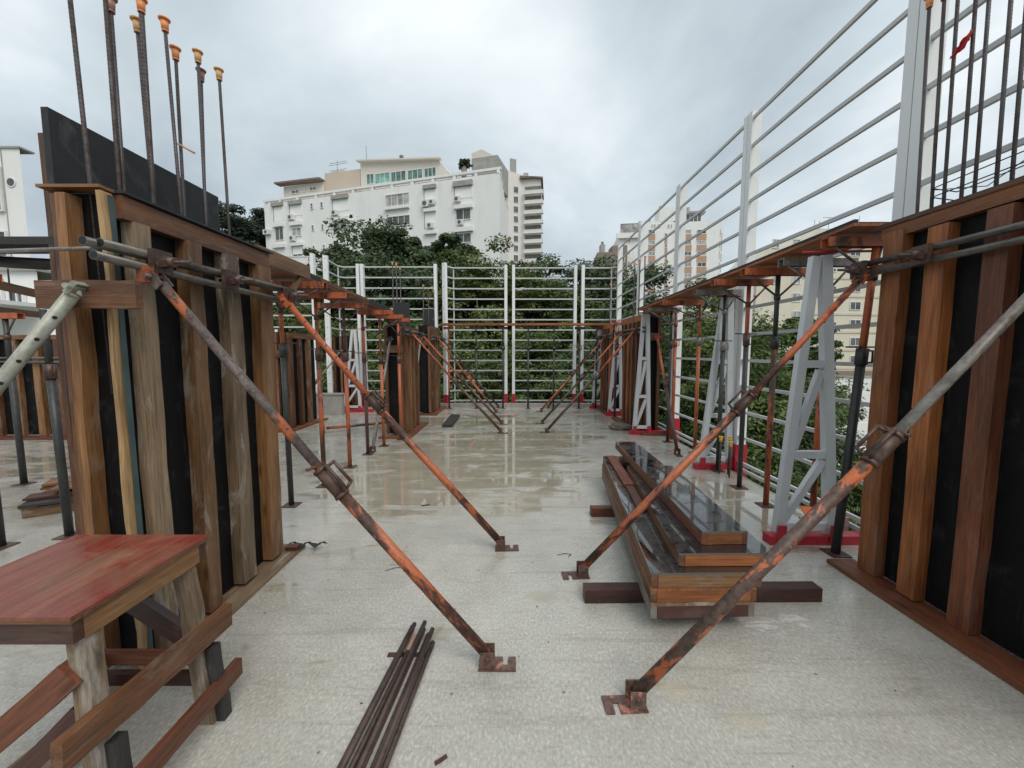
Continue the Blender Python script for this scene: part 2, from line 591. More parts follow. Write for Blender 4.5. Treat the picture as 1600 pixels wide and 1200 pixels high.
def m_leaf(name, dark, light, hue2=None):
    m, t, b = newmat(name)
    geo = t.nodes.new('ShaderNodeNewGeometry')
    cr = ramp(t, [(0.0, dark), (1.0, light)])
    v = coords(t, (1, 1, 1))
    s = noise(t, v, 0.55, 3)
    f = mathn(t, 'ADD', mathn(t, 'MULTIPLY', geo.outputs['Random Per Island'], 0.55),
              mathn(t, 'MULTIPLY', mathn(t, 'SUBTRACT', s, 0.28, True), 1.0), True)
    t.links.new(f, cr.inputs[0])
    t.links.new(cr.outputs[0], b.inputs['Base Color'])
    b.inputs['Roughness'].default_value = 0.5
    b.inputs['Specular IOR Level'].default_value = 0.35
    tr = t.nodes.new('ShaderNodeBsdfTranslucent')
    t.links.new(cr.outputs[0], tr.inputs[0])
    mx = t.nodes.new('ShaderNodeMixShader'); mx.inputs[0].default_value = 0.25
    t.links.new(b.outputs[0], mx.inputs[1]); t.links.new(tr.outputs[0], mx.inputs[2])
    t.links.new(mx.outputs[0], t.nodes['Material Output'].inputs[0])
    return m


LEAF_DARK = m_leaf("dark_green_leaves", (0.013, 0.027, 0.011), (0.100, 0.155, 0.060))
LEAF_MID = m_leaf("mid_green_leaves", (0.018, 0.036, 0.011), (0.155, 0.225, 0.058))
LEAF_LIGHT = m_leaf("yellow_green_leaves", (0.020, 0.036, 0.010), (0.200, 0.255, 0.068))
LEAF_PINE = m_leaf("dark_pine_needles", (0.018, 0.030, 0.020), (0.050, 0.070, 0.045))


def m_floor():
    m, t, b = newmat("wet_concrete_slab")
    v = coords(t, (1, 1, 1), rnd=False)
    big = noise(t, v, 0.45, 5, 0.55, 0.3)
    mid = noise(t, v, 3.2, 6, 0.6, 0.4)
    vfx = coords(t, (1, .62, 1), rnd=False)
    fine = noise(t, vfx, 78, 5, 0.68)
    fine2 = noise(t, v, 190, 2, 0.5)
    base = ramp(t, [(0.30, (0.385, 0.370, 0.325)), (0.70, (0.475, 0.459, 0.410))])
    t.links.new(mid, base.inputs[0])
    spk = ramp(t, [(0.34, 0.70), (0.47, 0.93), (0.56, 1.03), (0.64, 1.34)])
    t.links.new(fine, spk.inputs[0])
    c = mixc(t, 0.8, base.outputs[0], spk.outputs[0], 'MULTIPLY')
    # puddled zone: shallow water lying in the middle of the slab
    sp = t.nodes.new('ShaderNodeSeparateXYZ'); t.links.new(v, sp.inputs[0])

    def blob(x0, y0, rx, ry):
        dx = mathn(t, 'DIVIDE', mathn(t, 'SUBTRACT', sp.outputs[0], x0), rx)
        dy = mathn(t, 'DIVIDE', mathn(t, 'SUBTRACT', sp.outputs[1], y0), ry)
        r2 = mathn(t, 'ADD', mathn(t, 'MULTIPLY', dx, dx), mathn(t, 'MULTIPLY', dy, dy))
        return mathn(t, 'SUBTRACT', 1.0, r2, True)

    bl = blob(-0.7, 5.6, 2.2, 2.4)
    for q in ((-1.6, 4.6, 1.1, 0.9), (0.4, 7.2, 1.7, 1.2), (2.4, 3.9, 0.55, 1.2), (-5.8, 5.6, 2.2, 1.0), (-1.0, 9.0, 2.5, 0.9), (0.35, 4.1, 0.6, 0.5)):
        bl = mathn(t, 'MAXIMUM', bl, blob(*q))
    vst = coords(t, (0.75, 2.2, 1), rnd=False)
    wn = noise(t, vst, 1.5, 8, 0.64, 0.5)
    wet = mathn(t, 'ADD', mathn(t, 'MULTIPLY', bl, 0.46), mathn(t, 'MULTIPLY', mathn(t, 'SUBTRACT', wn, 0.54), 1.9))
    wr = ramp(t, [(0.10, 0.0), (0.20, 1.0)])
    t.links.new(wet, wr.inputs[0])
    damp = ramp(t, [(0.34, 1.16), (0.64, 0.84)])
    t.links.new(big, damp.inputs[0])
    c = mixc(t, 1.0, c, damp.outputs[0], 'MULTIPLY')
    cw = mixc(t, 1.0, base.outputs[0], (0.76, 0.71, 0.62), 'MULTIPLY')
    c = mixc(t, wr.outputs[0], c, cw)
    # pin holes
    vo = t.nodes.new('ShaderNodeTexVoronoi'); vo.inputs['Scale'].default_value = 5.5
    t.links.new(v, vo.inputs['Vector'])
    ph = ramp(t, [(0.030, 0.75), (0.055, 0.0)])
    t.links.new(vo.outputs['Distance'], ph.inputs[0])
    c = mixc(t, ph.outputs[0], c, (0.10, 0.09, 0.08))
    # pale laitance drips, a pale streaked patch and brownish stains
    # trowel sweeps, scuffs and a day joint
    vt = coords(t, (.55, 5.5, 1), rnd=False)
    tw1 = noise(t, vt, 1.7, 7, 0.7, 1.4)
    t1 = ramp(t, [(0.36, (0.83, 0.825, 0.81)), (0.46, 1.0), (0.60, 1.0), (0.70, (1.12, 1.12, 1.11))])
    t.links.new(tw1, t1.inputs[0])
    c = mixc(t, 0.8, c, t1.outputs[0], 'MULTIPLY')
    wob = mathn(t, 'MULTIPLY', mathn(t, 'SUBTRACT', mid, .5), .05)
    jy = mathn(t, 'ABSOLUTE', mathn(t, 'SUBTRACT', mathn(t, 'ADD', sp.outputs[1], wob), 3.86))
    jr = ramp(t, [(0.004, 0.45), (0.010, 0.0)]); t.links.new(jy, jr.inputs[0])
    c = mixc(t, jr.outputs[0], c, (0.16, 0.15, 0.13))
    st = noise(t, v, 1.1, 6, 0.6, 1.0)
    s1 = ramp(t, [(0.62, 0.0), (0.70, 0.30)]); t.links.new(st, s1.inputs[0])
    c = mixc(t, s1.outputs[0], c, (0.52, 0.49, 0.43))
    yb = mathn(t, 'MAXIMUM', blob(.775, 1.70, .09, .085), blob(1.02, 1.555, .11, .07))
    yr = ramp(t, [(0.30, 0.0), (0.60, 0.36)])
    t.links.new(mathn(t, 'ADD', yb, mathn(t, 'MULTIPLY', mathn(t, 'SUBTRACT', fine, .5), 1.4)), yr.inputs[0])
    yk = mathn(t, 'MULTIPLY', yr.outputs[0], mathn(t, 'MULTIPLY', yb, 3.0, True))
    c = mixc(t, yk, c, (0.47, 0.42, 0.30))
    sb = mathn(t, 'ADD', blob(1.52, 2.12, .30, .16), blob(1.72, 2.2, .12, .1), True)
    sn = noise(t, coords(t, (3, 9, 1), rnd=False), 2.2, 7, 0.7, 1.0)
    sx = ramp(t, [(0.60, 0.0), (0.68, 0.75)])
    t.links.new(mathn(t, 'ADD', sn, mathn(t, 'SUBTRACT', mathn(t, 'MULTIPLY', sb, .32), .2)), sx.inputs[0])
    c = mixc(t, sx.outputs[0], c, (0.66, 0.66, 0.64))  # pale streaked patch
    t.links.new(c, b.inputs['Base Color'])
    rd = ramp(t, [(0.3, 0.13), (0.7, 0.31)]); t.links.new(mid, rd.inputs[0])
    ro = mixc(t, wr.outputs[0], rd.outputs[0], (0.022, 0.022, 0.022))
    t.links.new(ro, b.inputs['Roughness'])
    hgt = mathn(t, 'ADD', mathn(t, 'MULTIPLY', fine, 1.0), mathn(t, 'MULTIPLY', fine2, 0.35))
    bn = bump(t, b, hgt, 0.5, 0.006)
    stv = mathn(t, 'SUBTRACT', 0.50, mathn(t, 'MULTIPLY', wr.outputs[0], 0.495))
    t.links.new(stv, bn.inputs['Strength'])
    b.inputs['Specular IOR Level'].default_value = 0.5
    # thin rain film over the whole slab
    cw_ = ramp(t, [(0.30, 0.35), (0.62, 0.9)]); t.links.new(wn, cw_.inputs[0])
    t.links.new(cw_.outputs[0], b.inputs['Coat Weight'])
    cr_ = ramp(t, [(0.35, 0.26), (0.62, 0.10)]); t.links.new(wn, cr_.inputs[0])
    t.links.new(mathn(t, 'SUBTRACT', cr_.outputs[0], mathn(t, 'MULTIPLY', wr.outputs[0], .085), True), b.inputs['Coat Roughness'])
    b.inputs['Coat IOR'].default_value = 1.4
    return m


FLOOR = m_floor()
GROUND = m_plain("ground_soil_and_grass", (0.085, 0.10, 0.05), 0.9, 0.5, 0.12)
LAWN = m_plain("lawn_green", (0.10, 0.17, 0.035), 0.9, 0.3, 1.5)
PAVE = m_plain("pale_paving", (0.42, 0.41, 0.38), 0.8, 0.12, 0.6, dirt=0.4)


def m_tabletop():
    m, t, b = newmat("red_painted_tabletop")
    v = coords(t, (1.4, 26, 26))
    s = noise(t, v, 1.6, 7, 0.66, 0.5)
    v2 = coords(t, (1, 1, 1))
    s2 = noise(t, v2, 3.4, 5, 0.6, 0.6)
    c1 = ramp(t, [(0.30, (0.14, 0.030, 0.022)), (0.50, (0.20, 0.038, 0.028)), (0.70, (0.235, 0.062, 0.040))])
    t.links.new(s, c1.inputs[0])
    wf = ramp(t, [(0.46, 0.0), (0.62, 0.85)]); t.links.new(s2, wf.inputs[0])
    c2 = ramp(t, [(0.35, (0.15, 0.07, 0.04)), (0.65, (0.26, 0.13, 0.075))]); t.links.new(s, c2.inputs[0])
    c = mixc(t, wf.outputs[0], c1.outputs[0], c2.outputs[0])
    t.links.new(c, b.inputs['Base Color'])
    rr = ramp(t, [(0.42, 0.20), (0.60, 0.46)]); t.links.new(s2, rr.inputs[0])
    t.links.new(rr.outputs[0], b.inputs['Roughness'])
    bump(t, b, s, 0.4, 0.004)
    return m


TABLETOP = m_tabletop()

# ================================================================== THE SETTING
def struct(name, x, y, z, mat):
    o = abox(name, x, y, z, mat, bev=0.0)
    o['kind'] = 'structure'
    return o


def sheet(name, x, y, z, mat, n=1):
    me = bpy.data.meshes.new(name)
    me.from_pydata([(x[0], y[0], z), (x[1], y[0], z), (x[1], y[1], z), (x[0], y[1], z)], [], [(0, 1, 2, 3)])
    me.materials.append(mat)
    o = link(name, me, Matrix.Identity(4))
    o['kind'] = 'structure'
    return o


GZ = -9.0
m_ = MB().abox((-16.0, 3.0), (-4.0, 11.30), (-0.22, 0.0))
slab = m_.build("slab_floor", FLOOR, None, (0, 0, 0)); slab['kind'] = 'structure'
struct("lower_storeys", (-15.7, 2.7), (-3.7, 11.0), (GZ, -0.222), CONC)
sheet("ground", (-1500, 1500), (-600, 2600), GZ, GROUND)
sheet("paving_path", (8, 60), (10, 33.5), GZ + 0.02, PAVE)
sheet("lawn", (19.0, 40.0), (24.5, 30.0), GZ + 0.04, LAWN)
struct("slab_kerb", (-2.6, 2.9), (11.18, 11.34), (0.0, 0.105), CONC)
pw = thing("parapet_wall", "low grey concrete parapet wall at the left back edge of the slab", "wall", (-6.4, 9.8, 0))
abox("wall", (-7.4, -4.35), (9.75, 9.9), (0, 0.52), CONC, pw, 0.01)
abox("coping", (-7.42, -4.33), (9.73, 9.92), (0.522, 0.56), CONC, pw, 0.008)


# ================================================================== BUILDINGS
class Facade:
    """A vertical plane through P along U; marks measured in the photograph land on it."""
    def __init__(s, P, Q):
        s.P = V((P[0], P[1], 0)); d = V((Q[0] - P[0], Q[1] - P[1], 0))
        s.L = d.length; s.U = d.normalized(); s.N = V((s.U.y, -s.U.x, 0))

    def hit(s, px, py):
        d = ray(px, py)
        t = (s.P - EYE).dot(s.N) / d.dot(s.N)
        p = EYE + d * t
        return (p - s.P).dot(s.U), p.z, (p - EYE).dot(V((0, math.cos(PITCH), -math.sin(PITCH))))

    def rect(s, x0, y0, x1, y1):
        xm, ym = (x0 + x1) / 2, (y0 + y1) / 2
        u0 = s.hit(x0, ym)[0]; u1 = s.hit(x1, ym)[0]
        _, zc, dep = s.hit(xm, ym)
        hh = (y1 - y0) * dep / FPX
        return u0, u1, zc - hh / 2, zc + hh / 2

    def pt(s, u, z, out=0.0):
        return s.P + s.U * u + s.N * out + V((0, 0, z))

    def box(s, name, u, z, out, mat, parent, bev=0.0):
        """out = (back, front) metres in front of the plane"""
        um, zm = (u[0] + u[1]) / 2, (z[0] + z[1]) / 2
        M = MB().box(s.pt(um, zm, out[0]), s.pt(um, zm, out[1]), abs(u[1] - u[0]), abs(z[1] - z[0]))
        return M.build(name, mat, parent)

    def window(s, parent, u, z, pane, nx=2, ny=1, fr=0.07, frame_mat=None, out=0.0):
        M = MB()
        fm = frame_mat or FRAME_W
        def bb(a, b, c, d, o0, o1):
            um, zm = (a + b) / 2, (c + d) / 2
            M.box(s.pt(um, zm, o0), s.pt(um, zm, o1), b - a, d - c)
        u0, u1 = u; z0, z1 = z
        bb(u0, u0 + fr, z0, z1, out, out + .09); bb(u1 - fr, u1, z0, z1, out, out + .09)
        bb(u0 + fr, u1 - fr, z0, z0 + fr, out, out + .09); bb(u0 + fr, u1 - fr, z1 - fr, z1, out, out + .09)
        for i in range(1, nx):
            c = u0 + (u1 - u0) * i / nx
            bb(c - fr * .4, c + fr * .4, z0 + fr, z1 - fr, out, out + .07)
        for i in range(1, ny):
            c = z0 + (z1 - z0) * i / ny
            bb(u0 + fr, u1 - fr, c - fr * .4, c + fr * .4, out, out + .06)
        f = M.build("window", fm, parent)
        pm = MB()
        pm.box(s.pt((u0 + u1) / 2, (z0 + z1) / 2, out + .005), s.pt((u0 + u1) / 2, (z0 + z1) / 2, out + .025), u1 - u0 - fr, z1 - z0 - fr)
        pm.build("pane", pane, f)
        return f


def prism(poly, z0, z1):
    """mesh pieces of a vertical prism over a ground polygon; z1 may be a list (one height per corner)"""
    n = len(poly)
    zz = z1 if isinstance(z1, (list, tuple)) else [z1] * n
    M = MB()
    vs = [(x, y, z0) for x, y in poly] + [(x, y, z) for (x, y), z in zip(poly, zz)]
    fs = [(i, (i + 1) % n, n + (i + 1) % n, n + i) for i in range(n)] + [tuple(range(n))[::-1], tuple(range(n, 2 * n))]
    M.add(vs, fs, False)
    return M


# ---- the long white apartment block behind the trees
bl = thing("apartment_building", "long white apartment block with roller shutters and a glazed penthouse on its roof", "building", (-17, 47, GZ))
PL, PR = (-31.2, 50.0), (-1.25, 41.3)
F1 = Facade(PL, PR)
ztop = 20.72
zslot = 20.38
sidev = V((0.75, 11.5))
bk = 11.5
poly = [PL, PR, (PR[0] + sidev.x, PR[1] + sidev.y), (PL[0] + sidev.x, PL[1] + sidev.y)]
prism(poly, GZ, zslot - 0.25).build("wall", B_WHITE, bl)
q = lambda x, y: (350 + x / 3.2, 200 + y / 3.2)
def frect(x0, y0, x1, y1):
    a = q(x0, y0); b_ = q(x1, y1)
    return F1.rect(a[0], a[1], b_[0], b_[1])
F1.box("parapet_cap", (-0.1, F1.L + 0.1), (ztop - 0.25, ztop), (-0.35, 0.02), B_WHITE, bl)
F1.box("slot_shade_sheet", (0.4, F1.L - .4), (zslot - .25, ztop - .26), (-.75, -.6), B_DARK, bl)  # dark sheet added behind the slots to paint their shade
slots = [(205, 272), (283, 358), (372, 452), (463, 543), (555, 637), (650, 733), (747, 832), (845, 932), (947, 1037), (1050, 1143), (1158, 1252), (1265, 1368)]
edges = [F1.hit(*q(205, 355))[0]]
us = []
for i, (a, b_) in enumerate(slots):
    ym = 356 - (a - 205) * 0.118
    us.append((F1.hit(*q(a, ym))[0], F1.hit(*q(b_, ym - 8))[0]))
cuts = [(0.0, us[0][0])] + [(us[i][1], us[i + 1][0]) for i in range(len(us) - 1)] + [(us[-1][1], F1.L)]
for a, b_ in cuts:
    F1.box("parapet_pier", (a, b_), (zslot - .25, ztop - .25), (-0.35, 0.0), B_WHITE, bl)
# side face parapet
FS = Facade(PR, poly[2])
FS.box("parapet_cap", (0.02, FS.L), (ztop - .25, ztop - .002), (-0.35, 0.02), B_WHITE, bl)
for k in range(5):
    FS.box("parapet_pier", (k * 2.7, k * 2.7 + 0.4), (zslot - .25, ztop - .25), (-0.33, 0.0), B_WHITE, bl)
for r_ in [(250, 395, 295, 465), (330, 385, 388, 438), (545, 357, 622, 415), (1003, 307, 1058, 375), (1005, 422, 1060, 500), (1155, 295, 1238, 350), (345, 592, 397, 630)]:
    u0, u1, z0, z1 = frect(*r_)
    sh = F1.box("shutter", (u0, u1), (z0, z1), (0.0, 0.03), SHUT, bl)
    F1.box("shutter_guide", (u0 - .07, u0), (z0, z1), (0.0, 0.07), B_GREY, bl)
    F1.box("shutter_guide", (u1, u1 + .07), (z0, z1), (0.0, 0.07), B_WHITE, bl)
for r_ in [(243, 375, 295, 392), (328, 365, 388, 384), (542, 338, 622, 356), (1000, 287, 1060, 305), (1150, 267, 1242, 292)]:
    u0, u1, z0, z1 = frect(*r_)
    F1.box("lintel", (u0 - .05, u1 + .05), (z0, z1), (0.0, 0.28), B_GREY, bl)
for r_ in [(250, 582, 308, 600), (333, 470, 392, 488), (250, 479, 300, 496), (338, 576, 400, 590), (548, 447, 628, 466), (1003, 404, 1062, 420), (1005, 516, 1065, 532), (1153, 386, 1245, 404), (1155, 498, 1247, 520), (1195, 612, 1250, 632), (900, 548, 932, 572), (808, 392, 928, 407)]:
    u0, u1, z0, z1 = frect(*r_)
    F1.box("flower_ledge", (u0, u1), (z0, z1), (0.0, 0.32), B_WHITE, bl)
for r_, pane, nx in [((258, 497, 300, 562), GLASS, 2), ((342, 500, 388, 542), GLASS_L, 2), ((550, 472, 620, 523), GLASS_L, 2), ((808, 330, 928, 390), GLASS_L, 4),
                     ((815, 440, 932, 490), GLASS, 4), ((1160, 405, 1235, 460), GLASS, 2), ((1160, 527, 1238, 575), GLASS, 2),
                     ((433, 377, 447, 407), GLASS, 1), ((483, 371, 497, 401), GLASS, 1), ((439, 486, 452, 514), GLASS, 1), ((488, 481, 501, 509), GLASS, 1),
                     ((444, 589, 457, 617), GLASS, 1), ((495, 584, 508, 612), GLASS, 1), ((346, 630, 396, 643), GLASS, 2)]:
    u0, u1, z0, z1 = frect(*r_)
    F1.window(bl, (u0, u1), (z0, z1), pane, nx, 2 if (nx == 1) else 1)
for r_ in [(545, 415, 575, 440), (622, 465, 652, 490), (328, 438, 356, 462), (337, 542, 362, 567), (208, 512, 237, 535), (995, 366, 1030, 398), (1030, 363, 1058, 386), (1020, 478, 1050, 503), (1155, 347, 1185, 373), (1170, 463, 1200, 488)]:
    u0, u1, z0, z1 = frect(*r_)
    a = F1.box("air_conditioner", (u0, u1), (z0, z1), (0.05, 0.42), AC_W, bl)
    c = F1.pt(u0 + (u1 - u0) * .45, (z0 + z1) / 2, 0.42)
    MB().tube(c, c + F1.N * 0.02, (z1 - z0) * .36, 14).build("fan_grille", AC_D, a)
# roof structures, set back 3.5 m
FB = Facade((PL[0] + .25, PL[1] + 3.4), (PR[0] + .25, PR[1] + 3.4))
def roofblock(name, x0, x1, ytop, mat, depth=5.0, ytop1=None, zlow=None):
    a = FB.hit(x0, ytop); b_ = FB.hit(x1, ytop if ytop1 is None else ytop1)
    p0 = FB.pt(a[0], 0); p1 = FB.pt(b_[0], 0); nb = -FB.N * depth
    pl = [(p0.x, p0.y), (p1.x, p1.y), ((p1 + nb).x, (p1 + nb).y), ((p0 + nb).x, (p0 + nb).y)]
    z = [a[1], b_[1], b_[1], a[1]]
    return prism(pl, zslot - .3 if zlow is None else zlow, z).build(name, mat, bl), pl, z
roofblock("penthouse_wall", 563, 686, 255, B_BEIGE2, 6, 251)
a = FB.hit(686, 251); b_ = FB.hit(700, 268)
p0, p1 = FB.pt(a[0], 0), FB.pt(b_[0], 0)
prism([(p0.x, p0.y), (p1.x, p1.y), (p1.x - FB.N.x * 6, p1.y - FB.N.y * 6), (p0.x - FB.N.x * 6, p0.y - FB.N.y * 6)], zslot - .3, [a[1], b_[1], b_[1], a[1]]).build("penthouse_end_wall", B_BEIGE2, bl)
roofblock("stair_block", 507, 562.5, 271, B_BEIGE, 5, 264)
roofblock("roof_room_wall", 443, 506.5, 292, B_BEIGE2, 5, 284)
o_, pl, z = roofblock("eaves_slab", 436, 507, 290.5, ROOF_T, 6, 282, None)
bpy.data.objects.remove(o_)
a = FB.hit(436, 290.5); b_ = FB.hit(506, 282.5)
MB().box(FB.pt(a[0], a[1] + .05, .3), FB.pt(b_[0], b_[1] + .05, .3), 1.0, .2).build("eaves_slab", ROOF_T, bl)
a = FB.hit(560, 254.5); b_ = FB.hit(690, 250.5)
MB().box(FB.pt(a[0], a[1] + .1, .2), FB.pt(b_[0], b_[1] + .1, .2), .6, .16).build("penthouse_roof", B_BEIGE2, bl)
for x0, x1, g in [(573, 585, GLASS_G), (586, 610, GLASS_GL), (611, 635, GLASS_G), (637, 661, GLASS_G), (663, 682, GLASS_G)]:
    t0 = 273 - (x0 - 573) * .108
    u0, u1, z0, z1 = FB.rect(x0, t0 - 1, x1, t0 + 15)
    FB.window(bl, (u0, u1), (z0, z1), g, 2 if x1 - x0 < 16 else 3, 1, out=0.01)
for x0, x1, y0 in [(456, 468, 297), (474, 477, 294), (484, 495, 292)]:
    u0, u1, z0, z1 = FB.rect(x0, y0, x1, y0 + 6)
    FB.window(bl, (u0, u1), (z0, z1), GLASS, 2, out=0.01)
# tank house with gabled top
ft = FB.hit(742, 256); fu = FB.hit(782, 256)
M = MB(); p0 = FB.pt(ft[0], 0, 1.0); p1 = FB.pt(fu[0], 0, 1.0); nb = -FB.N * 4
prism([(p0.x, p0.y), (p1.x, p1.y), ((p1 + nb).x, (p1 + nb).y), ((p0 + nb).x, (p0 + nb).y)], ztop - .6, FB.hit(760, 252)[1]).build("tank_base", B_GREY, bl)
g0, g1, gm = FB.hit(740, 246), FB.hit(776, 248), FB.hit(751, 238)
vs = []
for off in (0.6, -3.4):
    for u_, z_ in ((g0[0], FB.hit(760, 252)[1]), (g1[0], FB.hit(760, 252)[1]), (g1[0], g1[1]), (gm[0] + .3, gm[1]), (g0[0], g0[1] + .15)):
        p = FB.pt(u_, z_, off); vs.append((p.x, p.y, p.z))
M = MB(); M.add(vs, [(0, 1, 2, 3, 4), (9, 8, 7, 6, 5)] + [(i, 5 + i, 5 + (i + 1) % 5, (i + 1) % 5) for i in range(5)], False)
M.build("tank_house", B_BEIGE2, bl)
a = FB.hit(620.5, 253)
MB().tube(FB.pt(a[0], a[1], -1), FB.pt(a[0], FB.hit(620, 239)[1], -1), .16, 8).tube(FB.pt(a[0], FB.hit(620, 241)[1], -1), FB.pt(a[0], FB.hit(620, 237)[1], -1), .26, 8).build("flue_pipe", B_BROWN, bl)
a = FB.hit(565, 256)
MB().tube(FB.pt(a[0], a[1], -1), FB.pt(a[0], FB.hit(565, 221)[1], -1), .05, 5).build("mast", B_GREY, bl)
M = MB(); a = FB.hit(519, 270)
M.tube(FB.pt(a[0], a[1], -1), FB.pt(a[0], FB.hit(519, 245)[1], -1), .045, 5)
for yy, wd in ((248, 13), (251, 14), (260, 13), (262, 10)):
    z_ = FB.hit(519, yy)[1]; u0 = FB.hit(519 - wd, yy)[0]; u1 = FB.hit(519 + wd + 1, yy)[0]
    M.tube(FB.pt(u0, z_, -1), FB.pt(u1, z_, -1), .03, 5)
M.build("antenna", B_GREY, bl)

pb = at_y(725, 257, 43.5)
T_ = thing("potted_bush", "small dark potted bush on the white apartment block's roof edge", "plant", (pb.x, pb.y, zslot - .3))
MB().tube((pb.x, pb.y, zslot - .3), (pb.x, pb.y, pb.z - .3), .25, 10, .32).build("pot", B_BROWN, T_)
POT_BUSH = (T_, pb)

# ---- tall tower with balconies behind it
tw = thing("apartment_tower", "tall pale tower with stacked balconies beyond the right end of the white block", "building", (3.2, 115, GZ))
FT = Facade((-2.6, 108.0), (2.9, 110.5))
F2_ = Facade((2.9, 110.5), (8.1, 109.5))
prism([(-2.6, 108), (2.9, 110.5), (7.9, 109.5), (9.5, 124), (-2, 124)], GZ, [51.0, 50.6, 49.0, 49.5, 52]).build("wall", B_TOWER, tw)
prism([(2.2, 109.6), (8.4, 108.6), (10, 125), (1.2, 125)], 49.3, [50.0, 48.8, 50.3, 52.0]).build("roof", ROOF_T, tw)
prism([(-0.6, 110.5), (1.2, 111.2), (1.2, 114), (-0.6, 114)], 49.5, 55.0).build("chimney", B_GREY, tw)
prism([(3.2, 112), (4.6, 112), (4.6, 115), (3.2, 115)], 49.5, 51.8).build("chimney", B_GREY, tw)
for k in range(13):
    z0 = 46.0 - k * 2.62
    slab_ = F2_.box("balcony", (0.6, F2_.L + 0.5), (z0 - .9, z0 - .1), (0.0, 1.2), B_TOWER, tw)
    F2_.box("balcony_slab", (0.5, F2_.L + 0.6), (z0 - 1.1, z0 - .92), (-.1, 1.3), B_WHITE, slab_)
    F2_.box("recess_shade_sheet", (0.7, F2_.L), (z0 - .08, z0 + 1.3), (0.0, 0.05), B_DARK, tw)  # flat dark sheet on the wall, painting the recess shade
    FT.window(tw, (3.35, 4.7), (z0 - .6, z0 + 1.1), GLASS, 2, out=.02)
    FT.window(tw, (0.6, 1.6), (z0 - .6, z0 + 1.1), GLASS_L, 1, out=.02)

# ---- tower with terracotta panels on the right
tr = thing("terracotta_tower", "tall white tower with terracotta panels between its windows, seen through the right fence", "building", (40, 108, GZ))
q1 = lambda x, y: (850 + x / 5.33, 300 + y / 5.33)
FR = Facade((27.0, 101.0), (51.4, 98.0))
FRs = Facade((51.4, 98.0), (55.2, 103.5))
def rr(x0, y0, x1, y1):
    a = q1(x0, y0); b_ = q1(x1, y1)
    return FR.rect(a[0], a[1], b_[0], b_[1])
za = rr(615, 345, 800, 360)[3]; zb = rr(800, 245, 1080, 260)[3]; zc = rr(960, 125, 1160, 150)[3]; zd = rr(1165, 245, 1340, 255)[3]
def seg(u0, u1, z1, name, back=12.0, mat=B_WHITE, z0=GZ):
    p0, p1 = FR.pt(u0, 0), FR.pt(u1, 0); nb = -FR.N * back
    return prism([(p0.x, p0.y), (p1.x, p1.y), ((p1 + nb).x, (p1 + nb).y), ((p0 + nb).x, (p0 + nb).y)], z0, z1).build(name, mat, tr)
uA0, uA1 = FR.hit(*q1(625, 400))[0], FR.hit(*q1(795, 340))[0]
uB1 = FR.hit(*q1(1078, 250))[0]
seg(uA0, uA1, za, "wall"); seg(uA1 + .01, uB1, zb, "wall"); seg(uB1 + .01, FR.L - .01, zd, "wall", 5.4)
seg(FR.hit(*q1(960, 200))[0], FR.hit(*q1(1160, 200))[0], zc, "penthouse_wall", 5, B_WHITE, zb - .05)
prism([(51.4, 98.0), (55.2, 103.5), (50, 108), (48, 99)], GZ, zd - .02).build("side_wall", B_WHITE, tr)
u0, u1, z0, z1 = rr(1168, 165, 1330, 243)
FR.window(tr, (u0, u1), (z0, z1), GLASS, 5, fr=.15, out=-1.6)
FR.box("roof", (u0 - .6, u1 + .8), (z1, z1 + .5), (-4.5, -1.0), B_GREY, tr)
FR.box("penthouse_core", (u0 + .1, u1 - .1), (z0 - .2, z1 - .02), (-4.4, -1.66), B_GREY, tr)
u0, u1, z0, z1 = rr(638, 275, 788, 330)
FR.window(tr, (u0, u1), (za, za + 2.6), GLASS_L, 4, fr=.08, frame_mat=B_GREY, out=-.5)
FR.box("roof_ledge", (uA0 - .7, uA1), (za - 1.3, za - .05), (0.0, .8), B_WHITE, tr)
for x0, x1 in ((895, 907), (915, 930), (948, 970), (1030, 1045), (1055, 1068)):
    u0, u1, z0, z1 = rr(x0, 268, x1, 298)
    FR.window(tr, (u0, u1), (z0, z1), GLASS, 1, fr=.12, out=.02)
for x_, h_ in ((815, 225), (870, 220), (890, 210), (990, 95), (1225, 105)):
    u, z_, _ = FR.hit(*q1(x_, h_)); 
    p = FR.pt(u, 0, -2)
    MB().tube((p.x, p.y, z_ - 4), (p.x, p.y, z_), .45, 6).build("roof_vent", B_GREY, tr)
for k in range(12):
    y = 312 + 91 * k
    for x0, x1 in ((870, 925), (1168, 1228), (1272, 1352)):
        u0, u1, z0, z1 = rr(x0, y, x1, y + 38)
        FR.window(tr, (u0, u1), (z0, z1), GLASS_L if (k + x0) % 3 else GLASS, 2, fr=.14, out=.02)
        u0, u1, z0, z1 = rr(x0, y + 39, x1, y + 91)
        FR.box("spandrel_panel", (u0, u1), (z0, z1), (0.0, .12), B_TERRA, tr)
    u0, u1, z0, z1 = rr(1005, y + 30, 1026, y + 62)
    FR.window(tr, (u0, u1), (z0, z1), GLASS, 1, fr=.12, out=.02)
    u0, u1, z0, z1 = rr(1005, y + 63, 1026, y + 119)
    FR.box("spandrel_panel", (u0, u1), (z0, z1), (0.0, .1), B_TERRA, tr)
    u0, u1, z0, z1 = rr(702, y + 82, 716, y + 112)
    FR.window(tr, (u0, u1), (z0, z1), GLASS, 1, fr=.12, out=.02)
    zz = FR.hit(*q1(1350, y + 20))[1]
    for a, b_ in ((1.2, 2.3), (4.2, 5.4)):
        FRs.window(tr, (a, b_), (zz - .9, zz + .9), GLASS, 1, fr=.12, out=.02)

